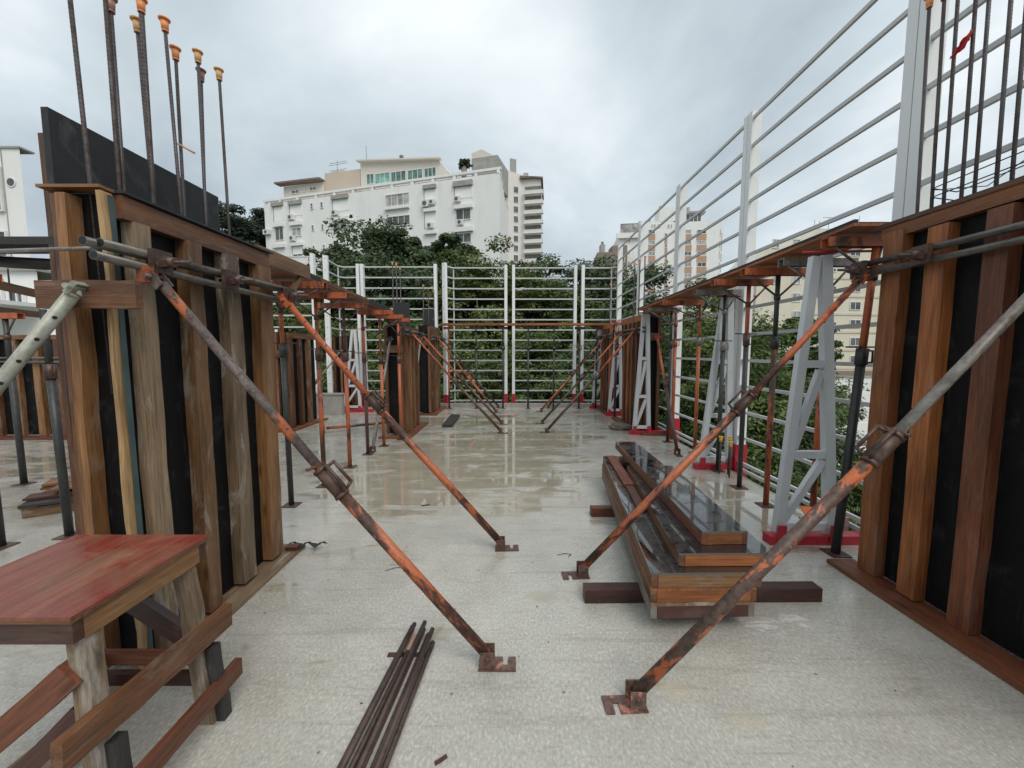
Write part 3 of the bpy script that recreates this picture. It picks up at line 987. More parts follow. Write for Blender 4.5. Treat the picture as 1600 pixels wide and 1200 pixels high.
# ---- dark brown block left of it
db = thing("brown_building", "dark brown block with deep balconies left of the terracotta tower", "building", (24, 95, GZ))
FD = Facade((20.6, 95.0), (27.6, 94.0))
zt = FD.hit(*q1(530, 500))[1]
prism([(20.6, 95), (27.6, 94), (28.5, 104), (21.5, 104)], GZ, zt).build("wall", B_BROWN, db)
for k in range(8):
    y = 548 + 76 * k
    z1 = FD.hit(*q1(480, y))[1]; z0 = FD.hit(*q1(480, y + 44))[1]
    FD.box("recess_shade_sheet", (0.15, FD.L * .6), (z0, z1), (0.0, .06), B_DARK, db)  # recess shade painted as a dark sheet on the wall face
    FD.box("balcony", (0.0, FD.L * .62), (z0 - 1.6, z0 - .05), (0.0, .9), B_BROWN, db)
    FD.window(db, (FD.L * .7, FD.L * .92), (z0, z1), GLASS, 1, fr=.12, out=.02)
prism([(24.5, 96), (28.0, 95.6), (28.4, 100), (24.5, 100)], zt, FD.hit(*q1(560, 432))[1]).build("roof_room", B_BROWN, db)
prism([(21.6, 96), (22.7, 96), (22.7, 97.5), (21.6, 97.5)], zt, FD.hit(*q1(500, 425))[1]).build("tank", B_GREY, db)
prism([(21.9, 96.3), (22.4, 96.3), (22.4, 96.9), (21.9, 96.9)], FD.hit(*q1(500, 425))[1], FD.hit(*q1(500, 398))[1]).build("tank_cap", B_BROWN, db)

# ---- cream block on the right
cb = thing("cream_building", "cream apartment block with horizontal bands and small windows behind the right fence", "building", (48, 66, GZ))
FC = Facade((37.2, 61.0), (62.0, 64.0))
FC1 = Facade((36.6, 59.0), (46.6, 59.6))
zc1 = FC1.hit(1225, 405)[1]; zc2 = FC.hit(1310, 368)[1]
def chamfer(Fc, u0, u1, z1, cut, dz, name, mat, back=9):
    pts = [(u0, GZ), (u1, GZ), (u1, z1 - dz), (u1 - cut, z1), (u0 + cut, z1), (u0, z1 - dz)]
    vs = []
    for off in (0, -back):
        for u_, z_ in pts:
            p = Fc.pt(u_, z_, off); vs.append((p.x, p.y, p.z))
    n = len(pts)
    M = MB(); M.add(vs, [tuple(range(n)), tuple(range(2 * n - 1, n - 1, -1))] + [(i, n + i, n + (i + 1) % n, (i + 1) % n) for i in range(n)], False)
    return M.build(name, mat, cb)
ua = FC1.hit(1182, 450)[0]; ub = FC1.hit(1252, 450)[0]
chamfer(FC1, ua, ub + 0.0, zc1 + 1.6, 1.6, 1.8, "stair_tower_wall", B_CREAM, 7)
uc = FC.hit(1250, 480)[0]; ud = FC.L
chamfer(FC, uc, ud, zc2 + 1.0, 2.4, 2.6, "wall", B_CREAM, 9)
q5 = lambda x, y: (1050 + x / 4.57, 450 + y / 4.57)
for k in range(8):
    yb = 478 + 28 * (k - 3)
    for xx, wd, nx, h_ in ((1303.5, 6, 1, 6), (1336, 17, 2, 13), (1400, 17, 2, 13), (1430, 8, 1, 6), (1480, 17, 2, 13), (1270, 6, 1, 6)):
        if k == 7 and xx != 1336: continue
        u0, u1, z0, z1 = FC.rect(xx - wd / 2, yb - h_ / 2, xx + wd / 2, yb + h_ / 2)
        FC.window(cb, (u0, u1), (z0, z1), GLASS, nx, 1, fr=.10, out=.01)
    z0 = FC.hit(1320, yb + 13)[1]
    FC.box("band", (uc, ud), (z0 - .16, z0 + .16), (0.0, .10), B_CREAM2, cb)
    for xx, wd in ((1212, 11), (1244, 13)):
        u0, u1, z0, z1 = FC1.rect(xx - wd / 2, yb - 20, xx + wd / 2, yb - 6)
        FC1.window(cb, (u0, u1), (z0, z1), GLASS_L, 2, 1, fr=.10, out=.01)
FC.box("canopy_slab", (uc - 1, ud), (FC.hit(1330, 586)[1], FC.hit(1330, 579)[1]), (0.0, .9), B_BROWN, cb)
for x_, y_ in ((1291, 337), (1299, 338), (1363, 330)):
    u, z_, _ = FC.hit(x_, y_); p = FC.pt(u, 0, -2)
    MB().tube((p.x, p.y, zc2), (p.x, p.y, z_), .05, 5).build("mast", B_GREY, cb)
u, z_, _ = FC.hit(1314, 333); p = FC.pt(u, 0, -2)
MB().tube((p.x, p.y, zc2), (p.x, p.y, z_), .05, 5).tube((p.x - 1.0, p.y, z_), (p.x + 1.0, p.y, z_), .04, 5).tube((p.x - .8, p.y, z_ - .7), (p.x + .4, p.y, z_ - .7), .04, 5).build("antenna", B_GREY, cb)
gw = thing("garden_wall", "high white boundary wall at the foot of the cream block", "wall", (38, 46, GZ))
gp = at_y(1300, 590, 46.0)
abox("wall", (31.5, 60), (46, 46.4), (GZ, gp.z), B_WHITE, gw)
abox("coping", (31.4, 60.1), (45.9, 46.5), (gp.z + .002, gp.z + .2), B_GREY, gw)
w2 = thing("white_fence_wall", "low pale wall with posts beyond the lawn below the right fence", "wall", (24, 33, GZ))
zt = at_y(1320, 660, 33).z
for k in range(9):
    abox("panel", (20.0 + k * 2.0, 21.94 + k * 2.0), (33, 33.2), (GZ, zt), B_WHITE, w2)

# ---- white neighbour on the left edge
wl = thing("white_house", "white panelled house with round portholes at the far left edge", "building", (-20, 15, GZ))
e1 = at_y(37, 300, 14.0).x
prism([(-32, 14.0), (e1, 14.0), (e1 * 24 / 14 - .35, 24), (-32, 24)], GZ, at_y(36, 232, 14.0).z).build("wall", B_WHITE, wl)
FW = Facade((-32, 14.0), (e1, 14.0))
FW.box("panel_joint", (FW.hit(8, 300)[0] - .02, FW.hit(8, 300)[0] + .02), (0, at_y(36, 234, 14).z), (0.0, .012), B_GREY, wl)
FW.box("roof_coping", (0, FW.L + .05), (at_y(36, 232, 14).z, at_y(36, 232, 14).z + .06), (-.4, .05), B_GREY, wl)
for x_, y_ in ((18, 285), (27, 383)):
    u, z_, _ = FW.hit(x_, y_); c = FW.pt(u, z_, 0)
    f_ = MB().tube(c, c + FW.N * .03, .17, 20).build("porthole", FRAME_W, wl)
    MB().tube(c + FW.N * .005, c + FW.N * .034, .13, 20).build("pane", GLASS, f_)
u0, u1, z0, z1 = FW.rect(-22, 362, 16, 403)
FW.window(wl, (u0, u1), (z0, z1), GLASS, 2, fr=.05, out=.01)
u0, u1, z0, z1 = FW.rect(-22, 262, 6, 330)
FW.window(wl, (u0, u1), (z0, z1), GLASS, 1, fr=.05, out=.01)
# terrace block in front of it, with a barred balustrade
te = thing("terrace_house", "pale grey terraced house with a thin barred balustrade at the left edge", "building", (-17, 12.5, GZ))
e2 = at_y(62, 470, 12.4).x
prism([(-30, 12.4), (e2, 12.4), (e2 * 13.9 / 12.4 - .1, 13.9), (-30, 13.9)], GZ, at_y(30, 424, 12.4).z).build("wall", B_WHITE, te)
FX = Facade((-30, 12.4), (e2, 12.4))
zf = FX.hit(30, 478)[1]
FX.box("roof_coping", (0, FX.L + .1), (FX.hit(30, 424)[1], FX.hit(30, 420)[1]), (-1.5, .12), B_GREY, te)
FX.box("terrace_slab", (0, FX.L + .1), (zf - .06, zf + .06), (0.0, 1.3), B_WHITE, te)
u0, u1, z0, z1 = FX.rect(18, 452, 42, 477)
FX.window(te, (u0, u1), (z0, z1), GLASS, 2, fr=.05, out=.01)
u0, u1, z0, z1 = FX.rect(-12, 436, 8, 470)
FX.window(te, (u0, u1), (z0, z1), GLASS, 2, fr=.05, out=.01)
bal = FX.box("balustrade", (0, FX.L), (FX.hit(30, 486)[1], FX.hit(30, 483)[1]), (1.25, 1.3), RAIL_IRON, te)
for k in range(26):
    u = FX.L - .1 - k * .19
    FX.box("baluster", (u - .012, u + .012), (FX.hit(30, 521)[1], FX.hit(30, 486)[1]), (1.262, 1.287), RAIL_IRON, bal)
for k in range(14):
    u = FX.L - .12 - k * .36
    FX.box("window_bar", (u - .014, u + .014), (zf + .05, FX.hit(30, 426)[1]), (.6, .63), RAIL_IRON, te)

# iron railing down at the street
ir = thing("iron_railing", "black iron street railing on a pale kerb below the right fence", "railing", (20, 23, GZ))
abox("kerb_stone", (16, 26), (22.9, 23.1), (GZ, GZ + .35), B_WHITE, ir)
z1 = GZ + 2.0
abox("top_rail", (16, 26), (22.98, 23.02), (z1 - .06, z1), RAIL_IRON, ir, 0)
abox("bottom_rail", (16, 26), (22.98, 23.02), (GZ + .5, GZ + .55), RAIL_IRON, ir, 0)
for k in range(62):
    abox("bar", (16.1 + k * .16, 16.13 + k * .16), (22.985, 23.015), (GZ + .36, z1 + .1), RAIL_IRON, ir, 0)


# ================================================================== TREES
def crown_mesh(rng, centre, radii, nclump, nleaf, size, droop=0.0, spiky=0.3):
    cx_, cy_, cz_ = centre
    d = rng.normal(size=(nclump, 3)); d /= np.linalg.norm(d, axis=1)[:, None]
    rad = rng.uniform(0.35, 1.0, nclump) ** 0.6
    lump = 1 + spiky * np.sin(d[:, 0] * 5 + rng.uniform(0, 6)) * np.cos(d[:, 2] * 4 + rng.uniform(0, 6)) + rng.normal(0, spiky * .35, nclump)
    cl = d * (rad * lump)[:, None] * np.array(radii)
    crad = rng.uniform(0.14, 0.34, nclump) * min(radii) + size
    P = np.repeat(cl, nleaf, axis=0); CR = np.repeat(crad, nleaf)
    ld = rng.normal(size=P.shape); ld /= np.linalg.norm(ld, axis=1)[:, None]
    rr_ = rng.uniform(0.25, 1.0, len(P)) ** 0.5
    off = ld * (rr_ * CR)[:, None]; off[:, 2] *= 0.5
    outd = np.repeat(d, nleaf, axis=0)
    P = P + off + outd * (rng.uniform(0, .25, len(P)) * CR)[:, None]
    nrm = ld * .55 + outd * .35 + np.array([0, 0, .55]) + rng.normal(0, .45, P.shape)
    nrm /= np.linalg.norm(nrm, axis=1)[:, None]
    t = np.cross(nrm, rng.normal(size=P.shape)); t /= np.linalg.norm(t, axis=1)[:, None] + 1e-9
    b = np.cross(nrm, t)
    s = size * rng.uniform(.55, 1.25, len(P))[:, None]
    a = P + t * s; c = P - t * s * .9
    e = P + b * s * .48 - nrm * s * .12; f = P - b * s * .48 - nrm * s * .12
    vs = np.stack([a, e, c, f], axis=1).reshape(-1, 3) + np.array(centre)
    return vs


def leaf_object(name, vs, mat, parent):
    n = len(vs) // 4
    me = bpy.data.meshes.new(name)
    O = WM[parent.name].translation
    me.vertices.add(len(vs)); me.vertices.foreach_set('co', (vs - np.array(O)).astype(np.float32).ravel())
    me.loops.add(4 * n); me.loops.foreach_set('vertex_index', np.arange(4 * n, dtype=np.int32))
    me.polygons.add(n); me.polygons.foreach_set('loop_start', np.arange(0, 4 * n, 4, dtype=np.int32))
    me.polygons.foreach_set('loop_total', np.full(n, 4, dtype=np.int32))
    me.update(); me.validate()
    me.materials.append(mat)
    return link(name, me, Matrix.Translation(O), parent)


def tree(label, x, y, ztop_, rx, rz, leaf, seed, nclump=130, nleaf=95, size=0.24, name="broadleaf_tree", base=GZ, spiky=0.3, ry=None, extra=()):
    rng = np.random.default_rng(seed)
    nclump = int(nclump * 1.5); nleaf = int(nleaf * 2.4); size = size * .72; rx = rx * 1.12
    T = thing(name, label, "tree", (x, y, base))
    zc_ = ztop_ - rz
    vs = crown_mesh(rng, (x, y, zc_), (rx, ry or rx, rz), nclump, nleaf, size, spiky=spiky)
    for (ox, oz, r) in extra:
        vs = np.concatenate([vs, crown_mesh(rng, (x + ox, y, oz), (r, r, r * .8), 60, nleaf, size, spiky=.35)])
    leaf_object("crown", vs, leaf, T)
    M = MB()
    r0 = .05 * rz + .1
    M.tube((x, y, base), (x + .2, y, zc_ - rz * .35), r0, 9, r0 * .7)
    for k in range(7):
        a = rng.uniform(0, 6.28); l_ = rng.uniform(.5, .85)
        s0 = V((x + .2, y, zc_ - rz * rng.uniform(.1, .45)))
        e0 = V((x + math.cos(a) * rx * l_, y + math.sin(a) * rx * l_, zc_ + rz * rng.uniform(-.1, .55)))
        md = (s0 + e0) / 2 + V((0, 0, -.06 * rz))
        M.tube(s0, md, r0 * .42, 6, r0 * .28); M.tube(md, e0, r0 * .28, 6, r0 * .08)
    M.tube((x + .2, y, zc_ - rz * .36), (x, y, zc_ + rz * .5), r0 * .7, 8, r0 * .15)
    M.build("trunk", BARK, T)
    return T


leaf_object("foliage", crown_mesh(np.random.default_rng(77), tuple(POT_BUSH[1]), (.55, .55, .5), 30, 50, .13), LEAF_DARK, POT_BUSH[0])
tree("large dark green tree in front of the white apartment block's middle windows", -8.6, 30, 9.3, 6.0, 6.6, LEAF_DARK, 11, 190, 100, .25, spiky=.34,
     extra=((-3.9, 7.9, 2.0), (-.3, 9.3, 2.1), (3.9, 8.7, 2.1), (-5.4, 6.6, 1.6), (1.9, 7.4, 2.2), (5.6, 6.4, 2.0)))
tree("yellow-green bushy tree right of the large dark tree", -1.9, 24, 7.1, 2.7, 5.2, LEAF_LIGHT, 12, 120, 95, .19)
tree("mid green rounded tree below the pale tower", 1.2, 26.5, 7.9, 2.6, 5.6, LEAF_MID, 13, 120, 95, .2)
tree("dark shaded tree beyond the fence to the right of centre", 4.6, 33, 7.6, 4.2, 6.4, LEAF_DARK, 14, 140, 95, .25)
tree("dark tree at the right back corner of the fence", 8.4, 27, 6.6, 3.6, 6.0, LEAF_DARK, 15, 130, 95, .22)
tree("green tree right of the fence corner under the terracotta tower", 11.2, 24, 4.9, 3.2, 5.6, LEAF_MID, 16, 130, 95, .2)
tree("leafy tree close behind the right fence with loose outer sprays", 9.1, 15.5, 3.2, 2.7, 5.0, LEAF_MID, 17, 150, 90, .13, extra=((2.7, 2.4, .8), (2.9, 1.3, .7)))
tree("pale green tree left of the large dark tree", -14.6, 28, 7.2, 3.0, 5.6, LEAF_MID, 18, 120, 95, .22)
tree("bright green low tree behind the left fence panel", -10.4, 19.5, 2.9, 3.0, 4.6, LEAF_LIGHT, 19, 130, 95, .16)
tree("dark green tree below the left end of the white apartment block", -19.6, 33, 8.2, 3.4, 6.0, LEAF_DARK, 20, 120, 90, .25)
tree("black-green pine behind the left end of the white apartment block", -36.6, 53.5, 21.2, 3.6, 5.2, LEAF_PINE, 21, 110, 90, .33, name="pine_tree", spiky=.45)
tree("mid green tree between the large dark tree and the yellow-green tree", -5.2, 26, 7.0, 2.8, 5.6, LEAF_MID, 61, 120, 95, .2)
tree("mid green tree right of the central fence posts, before the dark shaded one", 3.4, 23.5, 5.9, 2.5, 5.2, LEAF_MID, 62, 120, 95, .18)
tree("dark tree filling the gap left of the brown block", 7.0, 31, 7.6, 3.4, 6.2, LEAF_DARK, 63, 120, 95, .24)
tree("mid green tree behind the left back buttress", -11.8, 25, 6.4, 2.9, 5.4, LEAF_MID, 64, 120, 95, .2)
tree("light green tree behind the middle of the right fence", 10.6, 19, 3.8, 2.3, 4.6, LEAF_LIGHT, 65, 120, 95, .16)
tree("low mid green tree just beyond the back fence's centre", -3.6, 18.2, 2.6, 3.0, 4.4, LEAF_MID, 22, 140, 95, .15)
tree("low dark tree just beyond the back fence, left of its centre", -7.2, 22, 3.4, 3.2, 5.0, LEAF_MID, 23, 130, 95, .17)
tree("low yellow-green tree beyond the back fence, right of its centre post", 1.6, 18.5, 2.3, 2.2, 4.2, LEAF_MID, 24, 120, 95, .15)
tree("low dark tree behind the fence by the right back corner", 5.2, 21, 2.8, 3.0, 5.0, LEAF_DARK, 25, 130, 95, .18)
tree("far dark tree closing the gap behind the yellow-green tree", -1.0, 39, 6.0, 5.5, 7.0, LEAF_DARK, 26, 130, 80, .33)
tree("far dark tree behind the large dark tree's left side", -13.5, 40, 6.6, 5.5, 7.0, LEAF_DARK, 27, 130, 80, .33)
tree("far dark tree behind the right back corner", 12.5, 42, 7.0, 5.5, 7.2, LEAF_DARK, 28, 130, 80, .33)
tree("broad dark tree low behind the right fence's trusses", 12.8, 20.5, 1.6, 3.4, 4.4, LEAF_DARK, 29, 140, 95, .17)
tree("green garden tree below the cream block", 22.5, 31, 0.2, 3.4, 4.2, LEAF_MID, 30, 120, 90, .2)
for i, (x, y, zt_, r_, lb) in enumerate([(18.6, 24.2, -3.2, 1.2, "small dark conifer on the lawn below the right fence, taller of two"), (20.2, 25.5, -3.9, 1.1, "small dark conifer on the lawn below the right fence, shorter of two")]):
    tree(lb, x, y, zt_, r_, 2.6, LEAF_DARK, 40 + i, 50, 80, .13, name="conifer_tree", spiky=.2)
for i, (x, y, zt_, r_, lf, lb) in enumerate([(14.6, 15.6, -3.4, 1.8, LEAF_MID, "rounded green shrub below the right fence near the back"), (13.0, 12.2, -4.6, 1.6, LEAF_DARK, "dark shrub below the right fence behind the grey truss"),
                                          (23.5, 27.5, -4.8, 2.2, LEAF_LIGHT, "bright green shrub on the lawn below the cream block")]):
    tree(lb, x, y, zt_, r_, 2.2, lf, 50 + i, 60, 80, .13, name="garden_shrub", spiky=.2)


# ================================================================== FENCE
def safety_fence(label, pts, zs, group, posts=(True, True), base0=-0.15, ptop=None, pw_=0.125, pl_=0.085, rail_off=None, ztop_rel=0.08, mid_bar=None):
    """White panel along a bent line pts (x, y); a post at each end, one rail per height in zs."""
    T = thing("safety_fence", label, "fence panel", (pts[0][0], pts[0][1], 0), group)
    top = max(zs) + ztop_rel
    for k, use in ((0, posts[0]), (-1, posts[1])):
        if not use: continue
        p = V((pts[k][0], pts[k][1], 0)); q_ = V((pts[1 if k == 0 else -2][0], pts[1 if k == 0 else -2][1], 0))
        d = (q_ - p).normalized()
        c = p + d * (pl_ / 2 + .004)
        beam("post", c + V((0, 0, base0)), c + V((0, 0, top)), pl_, pw_, WHITE, T, (d.y, -d.x, 0), .006)
        beam("post_shoe", c + V((0, 0, base0)), c + V((0, 0, .36)), pl_ + .02, pw_ + .03, RED, T, (d.y, -d.x, 0), .004)
    for z in zs:
        if len(pts) == 2:
            p = V((pts[0][0], pts[0][1], z)); q_ = V((pts[1][0], pts[1][1], z))
            d = (q_ - p).normalized(); nrm = V((d.y, -d.x, 0))
            o = nrm * (rail_off or 0)
            beam("rail", p + d * .035 + o, q_ - d * .035 + o, .028, .037, RAIL, T, (0, 0, 1), .006)
        else:
            M = MB()
            P = [V((a[0], a[1], z)) for a in pts]
            for a, b in zip(P, P[1:]):
                M.box(a, b, .028, .038)
            M.build("rail", RAIL, T)
    if mid_bar is not None:
        x_, y_ = pts[mid_bar]
        beam("corner_bar", (x_, y_ + .03, 0.02), (x_, y_ + .03, top - .06), .035, .02, RAIL, T, (0, 1, 0), .003)
    return T


FG = "white safety fence panels round the slab edge"
zR = [0.045] + [0.13 + 0.3415 * k for k in range(14)]
FXR = 3.10
ys = [1.05, 3.08, 5.20, 7.28, 9.42, 11.32]
labs = ["white fence panel nearest the camera, behind the rebar with the red rag", "white fence panel above the grey-topped soffit shoring on the right, second along from the camera",
        "third right-hand white fence panel with the terracotta tower behind its bars", "white fence panel on the right side, fourth along from the camera",
        "last white fence panel of the right side, ending at the back corner"]
for k in range(5):
    P = safety_fence(labs[k], [(FXR, ys[k]), (FXR, ys[k + 1])], zR, FG, rail_off=-0.035)
zB = [0.15 + 0.304 * k for k in range(14)]
FYB = 11.62
safety_fence("white back fence panel with a bent left end, leftmost of the back run", [(-4.98, 10.45), (-5.05, 11.35), (-4.95, 11.5), (-4.47, 11.5)], zB, FG, mid_bar=1)
safety_fence("white back fence panel with orange-capped rebars in front of its bars", [(-4.44, 11.5), (-2.2, 11.5)], zB, FG)
safety_fence("white back fence panel with a bent left end, left of the central double post", [(-1.98, 11.3), (-1.74, 11.62), (-.135, 11.62)], zB, FG, mid_bar=1)
safety_fence("white back fence panel right of the central double post", [(0.0, 11.62), (1.93, 11.62)], zB, FG)
safety_fence("white back fence panel closing the right back corner", [(2.06, 11.62), (2.96, 11.62), (3.06, 11.50)], zB, FG, posts=(True, False), mid_bar=1)
safety_fence("white fence panel at the left, seen past the end of the left wall formwork", [(-8.6, 10.3), (-5.18, 10.3)], zB, FG)
# tall loose upright in the left panel
up_ = tag(beam("fence_upright", (-6.12, 10.05, 0.02), (-6.12, 10.05, 2.2), .06, .05, WHITE, None, (0, 1, 0)), "thin white upright standing before the left fence panel and parapet", "upright")


def buttress(label, Y, xf, xl, xb, ztop_, d=0.10, wl=0.080, ln_=0.08):
    """Grey lattice strut that props the fence: upright leg, raking leg, rungs, diagonals, red base."""
    T = thing("fence_buttress", label, "buttress", (xf, Y, 0), "grey lattice buttresses of the safety fence")
    zb = .10
    beam("upright_leg", (xl, Y, zb), (xl - ln_, Y, ztop_), wl, .06, ALU, T, (0, 1, 0), .004)
    beam("raking_leg", (xf + .03, Y, zb), (xl - ln_ - wl * .95, Y, ztop_ - .01), wl * .9, .055, ALU, T, (0, 1, 0), .004)
    def rake(z): return xf + .03 + (xl - ln_ - wl * .95 - xf - .03) * (z - zb) / (ztop_ - zb)
    def leg(z): return xl - ln_ * (z - zb) / (ztop_ - zb)
    zr = [zb + .045, zb + .29 * (ztop_ - zb), zb + .62 * (ztop_ - zb)]
    for z in zr:
        beam("rung", (rake(z) + wl * .47, Y, z), (leg(z) - wl * .52, Y, z), .05, .06, ALU, T, (0, 0, 1), .003)
    for a, b in zip(zr, zr[1:] + [None]):
        if b is None:
            continue
        beam("diagonal", (rake(a) + wl * .5, Y + .004, a + .05), (leg(b) - wl * .55, Y + .004, b - .05), .055, .045, ALU, T, (0, 1, 0), .003)
    M = MB().abox((xf - .06, xb), (Y - .05, Y + .05), (0.0, .075))
    M.build("base_beam", RED, T)
    for x_ in (xf + .03, xl):
        MB().abox((x_ - .035, x_ + .035), (Y - .062, Y - .050), (.03, .17)).build("lug", RED, T)
    tube("top_pin", (xl - ln_ - .19, Y - .02, ztop_ + .02), (xl - ln_ + .35, Y - .02, ztop_ + .03), .010, RED, T, 6)
    return T


buttress("nearest grey lattice buttress, standing beside the right wall formwork", 3.13, 2.21, 2.68, 2.98, 2.37, ln_=.19)
buttress("grey lattice buttress by the yellow-capped rebar stubs, second from the camera", 5.20, 2.58, 2.99, 3.05, 2.32)
buttress("grey lattice buttress in front of the second right wall formwork", 7.45, 2.37, 2.68, 3.05, 2.34, wl=.072)
buttress("grey lattice buttress next to the third right wall formwork", 9.7, 2.44, 2.78, 3.05, 2.36, wl=.072)
buttress("smallest grey lattice buttress at the right back corner", 11.0, 2.30, 2.62, 3.0, 2.33, wl=.072)
buttress("grey lattice buttress at the left back, behind the orange shoring props", 10.3, -4.55, -4.10, -3.75, 2.2, wl=.072)


# ================================================================== WALL FORMWORKS
def sheets(T, x, y, z, mat=PLY, z_left=None, th=.02):
    abox("plywood_sheet", (x[0], x[0] + th), y, (z[0], z_left or z[1]), mat, T, .002)
    abox("plywood_sheet", (x[1] - th, x[1]), y, z, mat, T, .002)
    abox("plywood_sheet", (x[0] + th + .001, x[1] - th - .001), (y[0], y[0] + th), z, mat, T, .002)
    abox("plywood_sheet", (x[0] + th + .001, x[1] - th - .001), (y[1] - th, y[1]), z, mat, T, .002)


# ---- left, near
lf = thing("wall_formwork", "large near timber wall formwork at the left with a tall dark back sheet", "formwork", (-1.95, 2.35, 0))
sheets(lf, (-2.10, -1.868), (1.838, 2.91), (0.045, 2.33))
abox("back_sheet", (-2.136, -2.104), (1.835, 2.85), (1.3, 2.71), PLY_GREY, lf, .004)
abox("back_stud", (-2.166, -2.138), (1.84, 1.91), (0.05, 2.60), W_BROWN, lf, .005, 6, .003, 4)
abox("back_stud", (-2.210, -2.138), (2.35, 2.45), (0.05, 2.60), W_BROWN, lf, .005, 6, .003, 5)
for i, (a, b, mt) in enumerate([(1.888, 1.962, W_ASH), (2.172, 2.268, W_GREY), (2.462, 2.585, W_ASH), (2.765, 2.905, W_TAN)]):
    beam("stud", (-1.832, (a + b) / 2, .05 if i != 0 else .052), (-1.832, (a + b) / 2 + .012 * (i % 2), 2.222), b - a, .072, mt, lf, (1, 0, 0), .006, 9, .004, i + 3)
abox("end_stud", (-2.028, -1.985), (1.766, 1.836), (.05, 2.31), W_TAN, lf, .006, 9, .004, 21)
abox("end_strip", (-2.068, -2.031), (1.778, 1.837), (.05, 2.31), W_BROWN, lf, .003, 9, .003, 22)
beam("corner_batten", (-1.822, 1.79, .05), (-1.836, 1.79, 2.32), .022, .05, W_PINE, lf, (0, 1, 0), .004, 12, .006, 5)
beam("edge_strip", (-1.8065, 1.806, .05), (-1.8205, 1.806, 2.31), .006, .024, m_plain("teal_stained_edge", (.045, .075, .075), .6, .3, 8), lf, (0, 1, 0), .001)
abox("top_rail", (-1.866, -1.810), (1.845, 2.93), (2.225, 2.33), W_BROWN, lf, .005, 6, .003, 9)
abox("top_strip", (-2.11, -1.83), (1.765, 1.835), (2.332, 2.345), W_TAN, lf, .002)
abox("top_strip", (-1.872, -1.79), (1.838, 2.95), (2.334, 2.345), PLY_GREY, lf, .002)
abox("cross_board", (-2.06, -1.628), (1.685, 1.72), (1.793, 1.912), W_BROWN, lf, .004, 6, .003, 31)
abox("sole_plank", (-1.92, -1.705), (1.2, 3.05), (.004, .028), W_ASH, lf, .003, 8, .002, 6)
abox("wedge_block", (-1.80, -1.71), (2.93, 2.99), (.029, .06), W_RED, lf, .004)
# double walers with wing-nut clamps
for xw, z0_, z1_, y0 in ((-1.735, 2.062, 2.082, 1.66), (-1.765, 2.060, 2.080, 1.62), (-1.735, 2.005, 1.988, 1.63)):
    tube("waler_tube", (xw, y0, z0_), (xw, 3.12, z1_), .0195, WALER_STEEL, lf, 14)
    tube("mouth_shade_disc", (xw, y0 - .001, z0_), (xw, y0 + .002, z0_), .0165, HOLE, lf, 14)  # black disc painting the shade inside the hollow end
def clamp(T, x, y, z, s=1):
    M = MB()
    M.tube((x - s * .05, y, z), (x + s * .16, y, z), .009, 8)
    M.abox((x + min(0, s * .03), x + max(0, s * .03)), (y - .05, y + .05), (z - .055, z + .055))
    M.tube((x + s * .03, y, z), (x + s * .085, y, z), .030, 10, .022)
    M.box((x + s * .055, y - .06, z - .02), (x + s * .055, y + .06, z + .02), .02, .03)
    return M.build("tie_clamp", RUST, T)
for y_ in (1.90, 2.36, 2.98):
    clamp(lf, -1.715, y_, 2.035)
lfcloth = MB()
for k in range(5):
    a = k * .06
    lfcloth.quad((-1.83 + a, 2.94 + .05 * (k % 2), .035 + .03 * (k % 2)), (-1.77 + a, 2.97 + .05 * ((k + 1) % 2), .035 + .03 * ((k + 1) % 2)), (-1.75 + a, 3.04, .032), (-1.82 + a, 3.03, .05))
tag(lfcloth.build("cloth_scrap", CLOTH_DARK, None, (-1.75, 3.05, .03)), "black scrap of cloth at the foot of the left wall formwork's far end", "cloth scrap")
# rear tubes of the hidden side
rw = thing("waler_bundle", "dark planks and grey tube end reaching left from the near left formwork", "waler", (-2.6, 1.95, 2.05))
abox("plank", (-3.4, -2.13), (1.84, 2.02), (2.105, 2.14), W_BLACKISH, rw, .004)
tube("tube", (-2.42, 1.80, 2.065), (-3.4, 1.94, 2.085), .026, GREY_STEEL, rw, 12)
tube("tube", (-2.13, 1.93, 2.025), (-3.0, 1.99, 2.08), .028, W_BLACKISH, rw, 12)
tube("tie_rod", (-2.46, 1.80, 2.06), (-1.76, 1.68, 2.045), .009, GREY_STEEL, rw, 8)

# ---- right, near
rf = thing("wall_formwork", "large near timber wall formwork at the right edge with wet orange studs", "formwork", (2.7, 2.0, 0))
sheets(rf, (2.60, 2.98), (0.9, 2.69), (0.045, 2.37))
for i, (a, b, mt) in enumerate([(2.565, 2.695, W_ORANGE), (2.30, 2.41, W_ORANGE), (2.01, 2.118, W_RED), (1.66, 1.77, W_RED), (1.30, 1.42, W_RED)]):
    beam("stud", (2.563, (a + b) / 2, .04), (2.563, (a + b) / 2 - .01, 2.355 if i else 2.40), b - a, .072, mt, rf, (1, 0, 0), .006, 9, .004, i + 13)
abox("top_rail", (2.545, 2.598), (0.9, 2.72), (2.368, 2.445), W_ORANGE, rf, .005, 8, .003, 41)
abox("cap_plank", (2.538, 2.66), (0.9, 2.80), (2.447, 2.475), W_BROWN, rf, .004, 8, .002, 42)
abox("sole_plank", (2.40, 2.60), (0.9, 2.81), (.004, .034), W_RED, rf, .004, 8, .003, 43)
for z_ in (2.215, 2.145):
    tube("waler_tube", (2.475, 0.95, z_), (2.475, 2.84, z_), .0205, WALER_STEEL, rf, 14)
for y_ in (2.76, 2.345, 1.75):
    clamp(rf, 2.455, y_, 2.18, -1)
abox("spacer_block", (2.49, 2.524), (2.55, 2.80), (2.165, 2.195), W_GREY, rf, .003)


